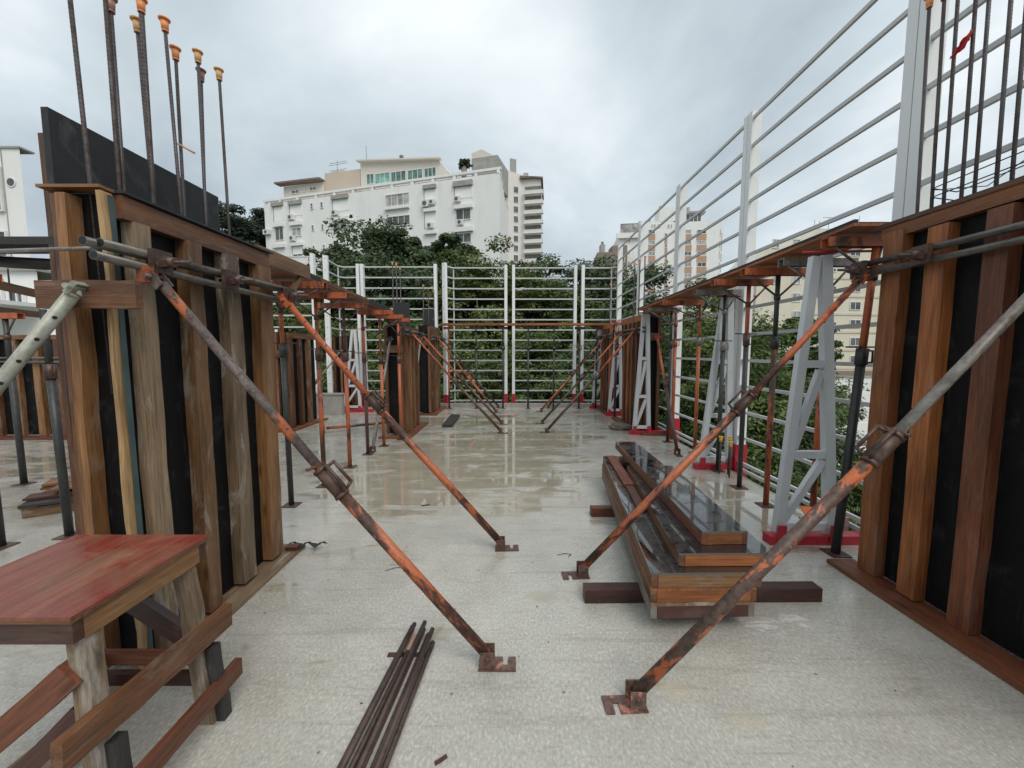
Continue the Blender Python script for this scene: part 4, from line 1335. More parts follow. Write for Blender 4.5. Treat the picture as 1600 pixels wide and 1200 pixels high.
def formwork(label, x, y, z1, face, studs_y, end_x, group=None, mats=(W_GREY, W_TAN, W_BROWN), waler=None, seed=0, end_black=True, ztop_rail=True):
    """A farther wall form: black sheets, studs on its long face (face +1 or -1 in x) and on its near end."""
    T = thing("wall_formwork", label, "formwork", ((x[0] + x[1]) / 2, (y[0] + y[1]) / 2, 0), group)
    sheets(T, x, y, (.04, z1))
    xf = x[1] if face > 0 else x[0]
    for i, c in enumerate(studs_y):
        xm = xf + face * .036
        beam("stud", (xm, c, .045), (xm, c, z1 - .13), .11, .07, mats[(i + seed) % 3], T, (1, 0, 0), .005, 5, .004, seed * 7 + i)
    xm0, xm1 = sorted((xf + face * .001, xf + face * .055))
    abox("top_rail", (xm0, xm1), y, (z1 - .125, z1 - .01), mats[seed % 3], T, .004)
    for i, c in enumerate(end_x):
        beam("end_stud", (c, y[0] - .036, .045), (c, y[0] - .036, z1 - .02), .055, .07, mats[(i + 1) % 3], T, (0, 1, 0), .004, 5, .003, seed * 5 + i + 50)
    abox("end_board", (x[0] - .03, x[1] + .03), (y[0] - .105, y[0] - .073), (z1 - .52, z1 - .38), W_BROWN, T, .003)
    xs0, xs1 = sorted((xf, xf + face * .20))
    abox("sole_plank", (xs0, xs1), (y[0] - .15, y[1] + .15), (.004, .034), W_RED, T, .003)
    abox("sole_plank", (x[0] - .1, x[1] + .2 if face > 0 else x[1] + .1), (y[0] - .30, y[0] - .153), (.006, .036), W_RED, T, .003)
    if waler:
        for z_ in (waler, waler - .075):
            tube("waler_tube", (xf + face * .10, y[0] - .25, z_), (xf + face * .10, y[1] + .2, z_), .024, WALER_STEEL, T, 10)
        for c in (y[0] + .1, y[1] - .1):
            clamp(T, xf + face * .12, c, waler - .037, face)
    return T


formwork("second timber wall formwork of the left row, beyond the puddle", (-2.39, -2.09), (7.34, 8.45), 2.12, 1, (7.42, 7.70, 7.98, 8.26), (-2.38, -2.11), waler=2.02, seed=1, mats=(W_TAN, W_BROWN, W_TAN))
formwork("third timber wall formwork of the left row, by the back fence", (-2.45, -2.12), (10.0, 11.1), 2.30, 1, (10.06, 10.33, 10.6, 10.86), (-2.44, -2.14), waler=2.02, seed=2, mats=(W_TAN, W_GREY, W_BROWN))
for lab, xx, yy, zz in (("dark plywood upstand above the second left formwork", (-2.42, -2.10), 7.95, 2.62), ("dark plywood upstand above the third left formwork", (-2.42, -2.13), 10.5, 2.78)):
    T = thing("upstand_board", lab, "panel", ((xx[0] + xx[1]) / 2, yy, 2.1))
    abox("sheet", xx, (yy, yy + .04), (1.9, zz), PLY_GREY, T, .003)
    for k in range(3):
        c = xx[0] + .04 + k * (xx[1] - xx[0] - .08) / 2
        abox("batten", (c - .02, c + .02), (yy + .041, yy + .08), (1.9, zz - .02), PLY, T, .002)
formwork("second timber wall formwork of the right row, reddish, behind a grey lattice buttress", (2.62, 2.92), (7.62, 9.1), 2.36, -1, (7.68, 7.95, 8.22, 8.5, 8.8), (2.66, 2.88), waler=2.08, seed=3, mats=(W_ORANGE, W_RED, W_BROWN))
formwork("third timber wall formwork of the right row, next to the back corner", (2.60, 2.92), (9.95, 11.0), 2.36, -1, (10.0, 10.3, 10.6, 10.9), (2.66, 2.88), waler=2.06, seed=4, mats=(W_RED, W_ORANGE, W_BROWN))
formwork("dark timber wall formwork of the second row, just right of the large left formwork", (-5.0, -4.62), (7.9, 9.0), 2.02, 1, (7.95, 8.3, 8.65), (-4.97, -4.80, -4.66), seed=5, mats=(W_BROWN, W_GREY, W_BROWN))
formwork("timber wall formwork at the left back before the fence", (-4.95, -4.45), (10.75, 11.05), 2.05, 1, (10.8, 10.98), (-4.93, -4.75, -4.6, -4.47), seed=6, mats=(W_GREY, W_BROWN, W_GREY))
# far-left form, broadside on
fl = thing("wall_formwork", "low timber wall formwork at the far left edge, seen broadside", "formwork", (-9, 7.2, 0))
abox("plywood_sheet", (-11.4, -7.5), (7.22, 7.26), (.04, 1.9), PLY, fl, .003)
for i in range(9):
    c = -10.9 + i * .41
    beam("stud", (c, 7.18, .04), (c, 7.18, 1.84), .13, .075, (W_BROWN, W_GREY, W_TAN)[i % 3], fl, (0, 1, 0), .005, 5, .004, i + 90)
abox("top_rail", (-11.4, -7.5), (7.15, 7.215), (1.845, 1.93), W_TAN, fl, .004)
abox("sole_plank", (-11.4, -7.5), (6.95, 7.2), (.004, .036), W_RED, fl, .003)
for z_ in (1.50, 1.43):
    tube("waler_tube", (-11.0, 7.08, z_), (-7.6, 7.08, z_), .024, WALER_STEEL, fl, 10)


# ================================================================== PUSH-PULL PROPS
def brace_prop(label, foot, head, split, mats, r=.037, plate_dir=1, handle=True, detail=True, holes=True, group="raking props bracing the wall formworks", platecol=None, fork=1.0):
    foot, head = V(foot), V(head)
    mo, mi, mc = mats
    T = thing("raking_prop", label, "prop", foot, group)
    d = (head - foot).normalized(); Lg = (head - foot).length
    s = foot + d * (Lg * split)
    h = V((d.x, d.y, 0)).normalized() * (1 if plate_dir > 0 else 1)
    side = V((-h.y, h.x, 0))
    # base: slotted plate with two ears and a bolt; the plate reaches away from the tube
    f0 = V((foot.x, foot.y, 0))
    a = -h
    M = MB()
    M.box(f0 + h * .045 + V((0, 0, .005)), f0 + a * .078 + V((0, 0, .005)), .088, .009)
    M.box(f0 + a * .078 + side * .026 + V((0, 0, .005)), f0 + a * .105 + side * .026 + V((0, 0, .005)), .036, .009)
    M.box(f0 + a * .105 + V((0, 0, .005)), f0 + a * .145 + V((0, 0, .005)), .088, .009)
    for sg in (-1, 1):
        M.box(f0 + side * sg * (r + .006) + h * .0 + V((0, 0, .011)), f0 + side * sg * (r + .006) + V((0, 0, .092)), .007 if abs(side.x) > .7 else .070, .070 if abs(side.x) > .7 else .007, (0, 1, 0))
    M.build("base_plate", platecol or RUST, T)
    tube("bolt", f0 + side * (r + .022) + V((0, 0, .055)), f0 - side * (r + .022) + V((0, 0, .055)), .013, RUST, T, 8)
    p0 = f0 + V((0, 0, .055)) + d * .012
    tube("outer_tube", p0, s, r, mo, T, 20)
    tube("inner_tube", s - d * .02, head - d * .04, r * .80, mi, T, 18)
    c0 = s - d * .07; c1 = s + d * .10
    col_ = tube("collar", c0, c1, r * 1.22, mc, T, 18)
    if detail:
        MB().tube(c0 - d * .004, c0 + d * .014, r * 1.34, 18).build("collar_ring", mc, col_)
        MB().tube(c1 - d * .014, c1 + d * .004, r * 1.36, 18).build("collar_ring", mc, col_)
    if handle:
        nrm = side.cross(d).normalized()
        hs = nrm * (1 if nrm.z > 0 else -1)
        for sg in (1, -1):
            b_ = side * sg * r * .7 + hs * r * 1.1
            MB().wire([c1 - d * .01 + b_ * .85, c1 - d * .008 + b_ * 1.9, c0 + d * .03 + b_ * 1.95, c0 + d * .015 + b_ * .95], .0085, 7).build("collar_handle", mc, col_)
    if detail:
        tube("lock_pin", s + side * r * 3.2 + d * .13, s - side * r * 2.0 + d * .11, .008, mc, T, 8)
    if holes:
        M = MB()
        nrm = side.cross(d).normalized()
        n = int(Lg * (1 - split) / .115)
        for k in range(1, n):
            c = s + d * (.12 + k * .115)
            if (head - c).dot(d) < .12: break
            hd_ = (side + nrm * (.9 if nrm.z > 0 else -.9)).normalized()
            M.tube(c - hd_ * (r * .80 + .0012), c + hd_ * (r * .80 + .0012), .0080, 8)
        if M.v: M.build("hole_shade_plugs", HOLE, T)["kind"] = "stuff"  # black plugs through the tube paint the holes' shade
    # head fork
    M = MB()
    for sg in (-1, 1):
        e = head + side * sg * (r * .8 + .006)
        M.box(e - d * .06 * fork, e + d * .035 * fork, .006, .045 * fork)
    M.box(head + d * .037 * fork - side * .034, head + d * .037 * fork + side * .034, .045 * fork, .007, d)
    M.tube(head - side * .06, head + side * .06, .011, 8)
    M.build("head_fork", mi if mi is not ORANGE_WORN else ORANGE_HALF, T)
    return T


PLATE = m_paint("rusty_plate_with_salmon_paint", (0.42, 0.17, 0.12), (0.10, 0.055, 0.042), lo=0.56, hi=0.62, scale=16.0, stretch=1.0)
P1 = brace_prop("near left raking prop with flaking orange paint, from the floor to the large left formwork", (-.125, 1.850, 0), (-1.69, 1.86, 1.955), .485, (ORANGE_WORN, RUST_PATCH, RUST), .0275, platecol=PLATE)
beam("head_bracket", (-1.745, 1.845, 1.965), (-1.690, 1.845, 1.965), .055, .075, ORANGE, P1, (0, 0, 1), .004)
P2 = brace_prop("second left raking prop, with an orange upper tube, by the puddle", (-.092, 3.020, 0), (-1.70, 2.92, 1.99), .60, (ORANGE_WORN, ORANGE, RUST), .0285)
FLECK = m_paint("dark_steel_with_orange_flecks", (0.46, 0.125, 0.048), (0.075, 0.044, 0.034), lo=0.535, hi=0.57, fade_amt=0.35, fade=(0.17, 0.13, 0.11), scale=11.0, stretch=0.55)
P3 = brace_prop("nearest right raking prop, thick and rusty with a big handle loop, reaching the right edge", (.562, 1.625, 0), (2.46, 1.70, 2.08), .56, (FLECK, GREY_STEEL, RUST), .0275, platecol=PLATE)
P4 = brace_prop("second right raking prop with an orange upper tube, crossing over the panel stack", (.506, 2.642, 0), (2.455, 2.74, 2.13), .575, (ORANGE_WORN, ORANGE_HALF, RUST), .0275)
q5_ = at_z(-480, 1181)
P5 = brace_prop("grey-green raking prop at the left edge, fixed to the near formwork's cross board", (q5_.x, q5_.y, 0), (-1.845, 1.66, 1.875), .40, (GREEN_STEEL, GREEN_STEEL, GREEN_STEEL), .032, handle=False, fork=.55)
far = dict(detail=False, holes=False, r=.027)
brace_prop("orange and brown raking prop before the second left formwork, the frontmost of that cluster", (-.23, 7.55, 0), (-1.97, 7.6, 1.98), .52, (RUST, ORANGE, RUST), **far)
brace_prop("raking prop of the left back cluster with a dark foot, second from the front", (-.24, 8.5, 0), (-1.97, 8.5, 1.98), .5, (RUST, ORANGE, RUST), **far)
brace_prop("bright orange raking prop of the left back cluster leading to the third left formwork", (-.43, 10.15, 0), (-1.97, 10.2, 2.0), .45, (ORANGE_HALF, ORANGE, ORANGE), **far)
brace_prop("dark raking prop farthest back in the left cluster", (-.40, 11.05, 0), (-1.97, 10.9, 2.0), .5, (DARK_STEEL, RUST, RUST), **far)
brace_prop("raking prop before the second right formwork, front one with pale collar", (.706, 7.6, 0), (2.46, 7.75, 2.04), .55, (RUST, ORANGE_HALF, GREY_STEEL), **far)
brace_prop("brown raking prop of the right back cluster, middle one", (.69, 8.58, 0), (2.46, 8.7, 2.04), .5, (RUST, ORANGE_HALF, RUST), **far)
brace_prop("orange raking prop farthest back in the right cluster", (.80, 10.35, 0), (2.46, 10.1, 2.04), .5, (ORANGE, ORANGE_HALF, RUST), **far)
brace_prop("dark thin raking prop behind the right back cluster", (1.05, 11.0, 0), (2.46, 10.8, 2.04), .5, (DARK_STEEL, DARK_STEEL, RUST), **far)
brace_prop("pale grey raking prop leaning on the near end of the second left formwork", (-2.25, 6.1, 0), (-2.27, 7.20, 1.85), .45, (GREY_STEEL, GREY_STEEL, GREY_STEEL), **far)
brace_prop("pale grey raking prop leaning on the near end of the third left formwork", (-2.36, 8.9, 0), (-2.33, 9.86, 1.95), .45, (GREY_STEEL, GREY_STEEL, GREY_STEEL), **far)
brace_prop("raking prop with an orange top leaning on the near end of the second right formwork", (2.605, 5.95, 0), (2.80, 7.46, 1.9), .55, (RUST, ORANGE, RUST), **far)
brace_prop("dark raking prop with a bent foot beyond the parapet gap at the left back", (-5.35, 9.0, 0), (-4.72, 10.62, 1.65), .5, (DARK_STEEL, GREY_STEEL, RUST), **far)


# ================================================================== SHORING PROPS with heads
def shore_prop(label, x, y, ztop_, mats, zc_=None, head=None, head_mat=ORANGE, lean=0.0, r=.026, group="upright shoring props under the edge beam soffit", brace_mat=RUST, braces=True, twist=0.0):
    T = thing("shoring_prop", label, "prop", (x, y, 0), group)
    mo, mi, mc = mats
    zc_ = zc_ or 1.45
    d = V((lean, 0, ztop_)).normalized()
    f = V((x, y, .01))
    MB().abox((x - .075, x + .075), (y - .07, y + .07), (0, .009)).build("base_plate", RUST, T)
    zt_ = ztop_ - .07
    s = f + d * zc_
    tube("outer_tube", f, s, r, mo, T, 14)
    tube("inner_tube", s - d * .02, f + d * (zt_ - .01), r * .8, mi, T, 12)
    c = tube("collar", s - d * .05, s + d * .075, r * 1.3, mc, T, 14)
    MB().wire([s + V((r * 1.2, -.01, .06)), s + V((r * 2.1, -.02, .055)), s + V((r * 2.1, -.02, -.03)), s + V((r * 1.2, -.01, -.035))], .007, 6).build("collar_handle", mc, c)
    tube("lock_pin", s + V((-.15, -.03, .085)), s + V((.13, .02, .085)), .007, DARK_STEEL, T, 6)
    if head:
        x0, x1 = head
        tx = f.x + d.x * zt_
        M = MB()
        a, b = V((x0, y - twist, zt_)), V((x1, y + twist, zt_))
        M.box(a + V((0, 0, .032)), b + V((0, 0, .032)), .075, .006)
        M.box(a + V((0, -.035, 0)), b + V((0, -.035, 0)), .006, .066)
        M.box(a + V((0, .035, 0)), b + V((0, .035, 0)), .006, .066)
        hb = M.build("head_bar", head_mat, T)
        if braces:
            zk = zt_ - .26
            k_ = f + d * zk
            M = MB().tube(k_ + V((0, -.012, 0)), (x0 + .05, y - .02, zt_ - .03), .010, 6)
            M.build("head_brace", brace_mat, T)
            M = MB().tube(k_ + V((0, -.012, 0)), (x1 - .05, y - .02, zt_ - .03), .010, 6)
            M.build("head_brace", brace_mat, T)
            tube("brace_collar", k_ - d * .025, k_ + d * .03, r * 1.08, brace_mat, T, 10)
    return T


def rz(y): return 2.545 - .0185 * y
RS = [  # label, x, y, mats, collar z, head, head mat, top lean
    ("dark-footed shoring prop with orange inner tube, nearest on the right behind the buttress", 2.585, 2.95, (DARK_STEEL, ORANGE, DARK_STEEL), 1.55, (2.34, 2.80), ORANGE, .15, .031),
    ("orange shoring prop seen through the nearest grey lattice buttress", 2.866, 3.55, (ORANGE_HALF, DARK_STEEL, DARK_STEEL), 1.55, (2.43, 3.10), GREYPAINT_HEAD, .0, .027),
    ("shoring prop with dark top and rust-spotted orange foot tube, right of the yellow-capped stubs", 2.667, 3.92, (ORANGE_HALF, DARK_STEEL, DARK_STEEL), 1.68, (2.31, 2.95), ORANGE, .0, .027),
    ("shoring prop with bright orange top and black lower tube by the yellow-capped stubs", 2.70, 4.45, (DARK_STEEL, ORANGE, RUST), 1.72, (2.28, 2.95), ORANGE, .0, .027),
    ("black shoring prop with an oval pale collar left of the second buttress", 2.79, 5.10, (DARK_STEEL, DARK_STEEL, GREY_STEEL), 1.66, (2.39, 2.98), GREYPAINT_HEAD, .0, .027),
    ("slim all-orange shoring prop behind the leaning right prop", 2.914, 6.02, (ORANGE, ORANGE, GREY_STEEL), 1.75, (2.31, 2.95), ORANGE, .0, .027),
    ("dark shoring prop beside the second right formwork's near end", 2.795, 6.8, (DARK_STEEL, DARK_STEEL, DARK_STEEL), 1.72, (2.36, 2.95), GREYPAINT_HEAD, .0, .027),
    ("orange shoring prop touching the second right formwork", 2.98, 7.05, (ORANGE, ORANGE, ORANGE), 1.75, (2.40, 3.02), ORANGE, .0, .030),
    ("rusty shoring prop between the second and third right formworks", 2.55, 9.45, (RUST, ORANGE, RUST), 1.7, (2.38, 2.9), ORANGE, .0, .030),
]
for (lb, x, y, mt, zc_, hd, hm, ln, rad) in RS:
    shore_prop(lb, x, y, rz(y), mt, zc_, hd, hm, ln, rad, brace_mat=RUST if hm is ORANGE else GREY_STEEL)
sr = thing("beam_soffit", "long plywood beam soffit carried by the right-hand shoring heads", "soffit", (2.75, 5, 2.5))
for i, (a, b) in enumerate(((2.80, 4.5), (4.51, 6.0), (6.01, 7.5))):
    xs_ = (2.42, 2.90)
    beam("soffit_board", ((xs_[0] + xs_[1]) / 2, a, rz(a) + .012), ((xs_[0] + xs_[1]) / 2, b, rz(b) + .012), xs_[1] - xs_[0], .022, W_ORANGE, sr, (0, 0, 1), .003)
    for xx in (2.435, 2.885):
        beam("edge_strip", (xx, a, rz(a) + .036), (xx, b, rz(b) + .036), .03, .022, PLY_GREY, sr, (0, 0, 1), .002)
    beam("soffit_film", (2.66, a, rz(a) + .027), (2.66, b, rz(b) + .027), .40, .004, PLY_GREY, sr, (0, 0, 1), 0)


def lz(y): return 2.45 - .028 * y
LS = [
    ("dark shoring prop with a short orange top tube, first beyond the large left formwork", -2.317, 3.92, (DARK_STEEL, ORANGE, DARK_STEEL), 1.60, (-2.465, -1.87), ORANGE_HALF, -.02),
    ("red-orange shoring prop with a dark sleeve, second beyond the large left formwork", -2.251, 4.50, (ORANGE_HALF, ORANGE, RUST), 1.55, (-2.58, -1.89), ORANGE, -.02),
    ("bright orange shoring prop standing in the puddle's edge, third beyond the large left formwork", -2.269, 5.27, (ORANGE, RUST, RUST), 1.52, (-2.64, -1.98), ORANGE, -.02),
    ("brown-footed shoring prop with orange top, fourth beyond the large left formwork", -2.272, 5.95, (RUST, ORANGE, RUST), 1.50, (-2.35, -1.82), ORANGE, -.02),
    ("slim orange shoring prop just before the second left formwork", -2.20, 6.50, (ORANGE, ORANGE, RUST), 1.45, (-2.27, -1.82), ORANGE, -.02),
    ("thin orange shoring prop at the second left formwork's near corner", -2.05, 7.0, (ORANGE, ORANGE, RUST), 1.45, (-2.3, -1.85), ORANGE_HALF, -.01),
]
for (lb, x, y, mt, zc_, hd, hm, ln) in LS:
    shore_prop(lb, x, y, lz(y), mt, zc_, hd, hm, ln, .0265)
sl = thing("beam_soffit", "long plywood beam soffit carried by the left-hand shoring heads", "soffit", (-2.3, 5, 2.4))
for i, (a, b, mt) in enumerate(((3.05, 4.2, PLY_GREY), (4.21, 5.6, W_BROWN), (5.61, 7.3, PLY_GREY))):
    beam("soffit_board", (-2.27, a, lz(a) + .014), (-2.27, b, lz(b) + .014), .42, .024, W_RED, sl, (0, 0, 1), .003)
    for xx in (-2.47, -2.07):
        beam("edge_strip", (xx, a, lz(a) + .05), (xx, b, lz(b) + .05), .03, .044, mt, sl, (0, 0, 1), .003)
abox("side_board", (-1.99, -1.93), (3.0, 3.75), (2.30, 2.42), W_GREY, sl, .004)
beam("side_strut", (-1.96, 3.42, 2.10), (-1.96, 3.70, 2.36), .045, .03, W_GREY, sl, (1, 0, 0))

# second row, far left
shore_prop("dark shoring prop with an orange head at the left, behind the plank pile", -5.95, 4.57, 2.10, (DARK_STEEL, DARK_STEEL, GREY_STEEL), 1.35, (-6.75, -5.78), ORANGE, -.02, .031)
shore_prop("black shoring prop close to the large left formwork's left side", -3.87, 3.24, 2.03, (DARK_STEEL, DARK_STEEL, RUST), 1.42, None, lean=-.04, r=.030)
shore_prop("dark shoring prop at the very left edge with its plate on the wet slab", -4.22, 3.05, 2.25, (DARK_STEEL, DARK_STEEL, RUST), 1.3, (-4.75, -4.02), ORANGE_HALF, -.03, .031)
s2 = thing("beam_soffit", "dark soffit boards over the orange heads at the far left edge", "soffit", (-6, 4.5, 2.2))
beam("soffit_board", (-6.3, 4.45, 2.13), (-6.3, 6.6, 2.05), .55, .022, W_BROWN, s2, (0, 0, 1), .003)
beam("soffit_board", (-4.6, 3.0, 2.27), (-5.3, 5.2, 2.14), .25, .022, W_BROWN, s2, (0, 0, 1), .003)

# back edge beam: a slim board on thin props along the back of the slab
zb_ = 2.36
BP = [(-1.80, ORANGE), (-1.02, DARK_STEEL), (-.26, DARK_STEEL), (.46, DARK_STEEL), (1.19, DARK_STEEL), (1.92, RUST), (2.40, RUST)]
words_ = ["first", "second", "third", "fourth", "fifth", "sixth", "seventh"]
for i, (x, mt) in enumerate(BP):
    shore_prop(f"thin {'orange' if i == 0 else 'dark' if i < 5 else 'brown'} shoring prop under the back edge board, {words_[i]} from the left", x, 10.95, zb_, (DARK_STEEL if i else ORANGE_HALF, mt, mt), 1.7, (x - .14, x + .14), RUST if i else ORANGE, 0, .026, braces=False, group="thin props under the back edge board")
bs = thing("beam_soffit", "slim orange-brown edge board running along the back on thin props", "soffit", (0, 10.95, zb_))
for a, b in ((-2.0, -.35), (-.34, 1.3), (1.31, 2.75)):
    abox("soffit_board", (a, b), (10.83, 11.1), (zb_ + .003, zb_ + .033), W_TAN, bs, .003)
    abox("edge_strip", (a, b), (10.80, 10.828), (zb_ + .003, zb_ + .06), W_ORANGE, bs, .002)


# ================================================================== REBARS
def rebar(label, x, y, z0, z1, lean=(0, 0), cap=None, r=.011, group="rebars standing in the wall formworks"):
    T = thing("rebar", label, "rebar", (x, y, z0), group)
    a = V((x, y, z0)); b = V((x + lean[0], y + lean[1], z1)); d = (b - a).normalized()
    M = MB().tube(a, b, r, 8)
    n = int((z1 - z0) / .02)
    if y < 4:
        for k in range(n):
            c = a + d * (.01 + k * .02)
            M.tube(c - d * .002, c + d * .002, r * 1.06, 6)
    M.build("bar", REBAR, T)
    if cap:
        s = .86
        M = MB().tube(b - d * .055 * s, b + d * .012, .0185 * s, 12, .0235 * s).tube(b + d * .010, b + d * .018, .031 * s, 12, .034 * s).tube(b - d * .050, b - d * .044, .0165, 12)
        M.build("cap", cap, T)
    return T


LR = [  # foot and tip as measured in the photograph, plane x
    (141, 285, -1.95, 103, -60, None, "rebar without visible cap, leftmost over the left formwork"),
    (187, 300, -1.95, 160, -60, None, "rebar second from the left over the left formwork, close to a darker one"),
    (194, 303, -1.95, 172, 2, CAP_DARK, "rebar with a dark pinkish cap at the top edge, third from the left"),
    (240, 315, -1.95, 220, 4, CAP, "thick rebar with a cap at the picture's top, fourth from the left"),
    (239, 313, -2.00, 214, 36, CAP_TAN, "rebar with a pale cap hidden behind the thick fourth rebar"),
    (283, 328, -1.95, 257, 35, CAP, "rebar with the biggest bright orange cap over the left formwork"),
    (288, 330, -2.00, 274, 80, CAP, "rebar with an orange cap just right of and below the biggest cap"),
    (322, 345, -1.95, 309, 85, CAP_TAN, "rebar with an orange-tan cap and a wire stub on its side"),
    (321, 344, -2.0, 314, 114, CAP_DARK, "rebar with a dull brown cap right behind the orange-tan capped one"),
    (358, 358, -1.94, 342, 113, CAP_TAN, "rightmost rebar over the left formwork, with a tan cap"),
]
for i, (px, py, X, tx, ty, cp_, lb) in enumerate(LR):
    d = ray(px, py); b_ = EYE + d * (X / d.x)
    e_ = at_y(tx, ty, b_.y)
    k_ = (b_.z - 1.4) / (e_.z - b_.z)
    f_ = b_ - (e_ - b_) * k_
    rebar(lb, f_.x, f_.y, f_.z, e_.z, (e_.x - f_.x, e_.y - f_.y), cp_, .0115 if i == 3 else .0088)
p = at_y(318, 255, 2.46)
tag(MB().wire([(-1.915, 2.42, 2.80), (-1.97, 2.40, 2.83), (-2.0, 2.40, 2.845)], .006).build("tie_wire", CAP_TAN, None, (-1.9, 2.42, 2.8)), "short pale wire stub sticking from the orange-tan capped rebar", "wire")
RR = [(1441, 2.72, 3.85, CAP, "leftmost rebar over the right formwork, orange cap at the picture's top"), (1463, 2.74, 3.84, CAP_DARK, "second rebar from the left over the right formwork, with a brownish cap"),
      (1480, 2.76, 4.6, None, "rebar over the right formwork carrying the left end of the red rag"), (1507, 2.76, 4.6, None, "rebar over the right formwork carrying the right end of the red rag"),
      (1527, 2.80, 4.6, None, "fifth rebar from the left over the right formwork"), (1560, 2.74, 4.6, None, "sixth rebar from the left over the right formwork"), (1584, 2.80, 4.6, None, "seventh rebar from the left, next to the picture's right edge")]
rpos = []
for (px, X, zt_, cp_, lb) in RR:
    d = ray(px, 315); t = X / d.x
    y = d.y * t
    rpos.append((X, y))
    rebar(lb, X, y, 1.4, zt_, (-.05, 0.01), cp_, .0095)
tw_ = thing("stirrup", "thin wire stirrups threaded round the rebars above the right formwork's cap", "stirrup", (2.75, 2.2, 2.6))
for z_, dz in ((2.585, .0), (2.64, .01)):
    MB().wire([(2.70, 2.56, z_ + .01), (2.70, 1.2, z_ + dz + .03), (2.86, 1.2, z_ + dz + .03), (2.86, 2.56, z_ - .01), (2.70, 2.56, z_ + .01)], .0035, 6).build("wire_loop", REBAR, tw_)
MB().wire([(2.70, 2.56, 2.64), (2.86, 2.40, 2.60), (2.70, 2.0, 2.66), (2.86, 1.7, 2.62), (2.70, 1.3, 2.68)], .0028, 5).build("wire_loop", REBAR, tw_)
# red rag tied between two rebars
x0, y0 = rpos[2]; x1, y1 = rpos[3]
vs, fs = [], []
for i in range(9):
    t = i / 8
    for j in range(5):
        s = j / 4
        z_ = 3.405 + .062 * t + (.5 - s) * (.018 + .045 * t)
        vs.append((x0 - .05 + (x1 - x0) * t - .015 + .012 * math.sin(t * 9 + s * 4), y0 + (y1 - y0) * t - .012 + .012 * math.cos(t * 7 + s * 5), z_))
for i in range(8):
    for j in range(4):
        a = i * 5 + j
        fs.append((a, a + 1, a + 6, a + 5))
M = MB(); M.add(vs, fs, True)
o = M.build("red_rag", RAG, None, (x0, y0, 3.4))
tag(o, "red rag strung between two rebars at the upper right", "rag")
sm_ = o.modifiers.new("thick", 'SOLIDIFY'); sm_.thickness = .004
# stubs with yellow caps
for (x, y, z1, lb) in [(2.745, 4.98, .485, "yellow-capped rebar stub, leftmost of four by the second buttress"), (2.785, 5.04, .47, "yellow-capped rebar stub, second of four by the second buttress"),
                       (2.79, 4.82, .45, "yellow-capped rebar stub, frontmost of four by the second buttress"), (2.845, 4.95, .49, "yellow-capped rebar stub, rightmost of four by the second buttress")]:
    rebar(lb, x, y, 0, z1, (.005, 0), CAP_YELLOW, .010, "yellow-capped rebar stubs")
# capped rebars over the far left formworks
for (px, py, y, zt_, lb) in [(613, 410, 8.1, None, "capped rebar over the second left formwork, left one of three"), (619, 412, 8.2, None, "capped rebar over the second left formwork, middle one of three"), (625, 418, 8.15, None, "capped rebar over the second left formwork, right one of three"),
                             (661, 446, 10.4, None, "capped rebar over the third left formwork, left one of three"), (669, 450, 10.5, None, "capped rebar over the third left formwork, middle one of three"), (678, 455, 10.5, None, "capped rebar over the third left formwork, right one of three")]:
    p = at_y(px, py, y)
    rebar(lb, p.x, p.y, 1.3, p.z, (0, 0), CAP_TAN, .012, "capped rebars over the far left formworks")
for i, (px, py, y) in enumerate([(954, 444, 10.4), (992, 412, 8.2), (1000, 408, 8.3), (1008, 402, 8.35)]):
    p = at_y(px, py, y)
    rebar(["capped rebar over the third right formwork", "capped rebar over the second right formwork, left of three", "capped rebar over the second right formwork, middle of three", "capped rebar over the second right formwork, right of three"][i], p.x, p.y, 1.3, p.z, (0, 0), CAP, .013, "capped rebars over the far right formworks")


# ================================================================== WORK TABLE
tb = thing("work_table", "rough site-made wooden table with a wet red top at the lower left", "table", (-1.62, 1.41, 0))
X0, X1, Y0, Y1, ZT = -1.89, -1.318, 1.085, 1.610, .812
abox("tabletop", (X0, X1), (Y0, Y1), (ZT - .011, ZT), TABLETOP, tb, .002)
abox("plywood_core", (X0 + .001, X1 - .001), (Y0 + .001, Y1 - .001), (ZT - .0225, ZT - .0112), W_TAN, tb, .001)
abox("apron", (X0 + .02, X1 - .012), (Y0 + .012, Y0 + .042), (ZT - .095, ZT - .023), W_MAROON, tb, .004)
abox("apron", (X0 + .02, X1 - .012), (Y1 - .042, Y1 - .012), (ZT - .095, ZT - .023), W_MAROON, tb, .004)
abox("apron", (X1 - .040, X1 - .010), (Y0 + .043, Y1 - .043), (ZT - .10, ZT - .023), W_TAN, tb, .004, 5, .002, 2)
abox("apron", (X0 + .02, X0 + .05), (Y0 + .043, Y1 - .043), (ZT - .10, ZT - .023), W_BROWN, tb, .004)
legs = [((X1 - .055, Y0 + .075), (.040, -.015), W_ASH), ((X1 - .06, Y1 - .075), (.062, .02), W_ASH), ((X0 + .09, Y0 + .075), (-.04, -.01), W_BROWN), ((X0 + .09, Y1 - .075), (-.03, .02), W_GREY)]
for i, ((x, y), (dx, dy), mt) in enumerate(legs):
    lg = beam("leg", (x + dx, y + dy, 0.0), (x, y, ZT - .024), .062, .050, mt, tb, (0, 1, 0), .005, 6, .004, i + 60)
    if i in (0, 1):
        m_ = .42
        a = V((x + dx, y + dy, 0.003)); b = V((x + dx * (1 - m_), y + dy * (1 - m_), ZT * m_))
        beam("leg_batten", a + V((.05, .012, 0)), b + V((.05, .012, 0)), .036, .044, W_BLACKISH, lg, (0, 1, 0), .004, 4, .003, i + 70)
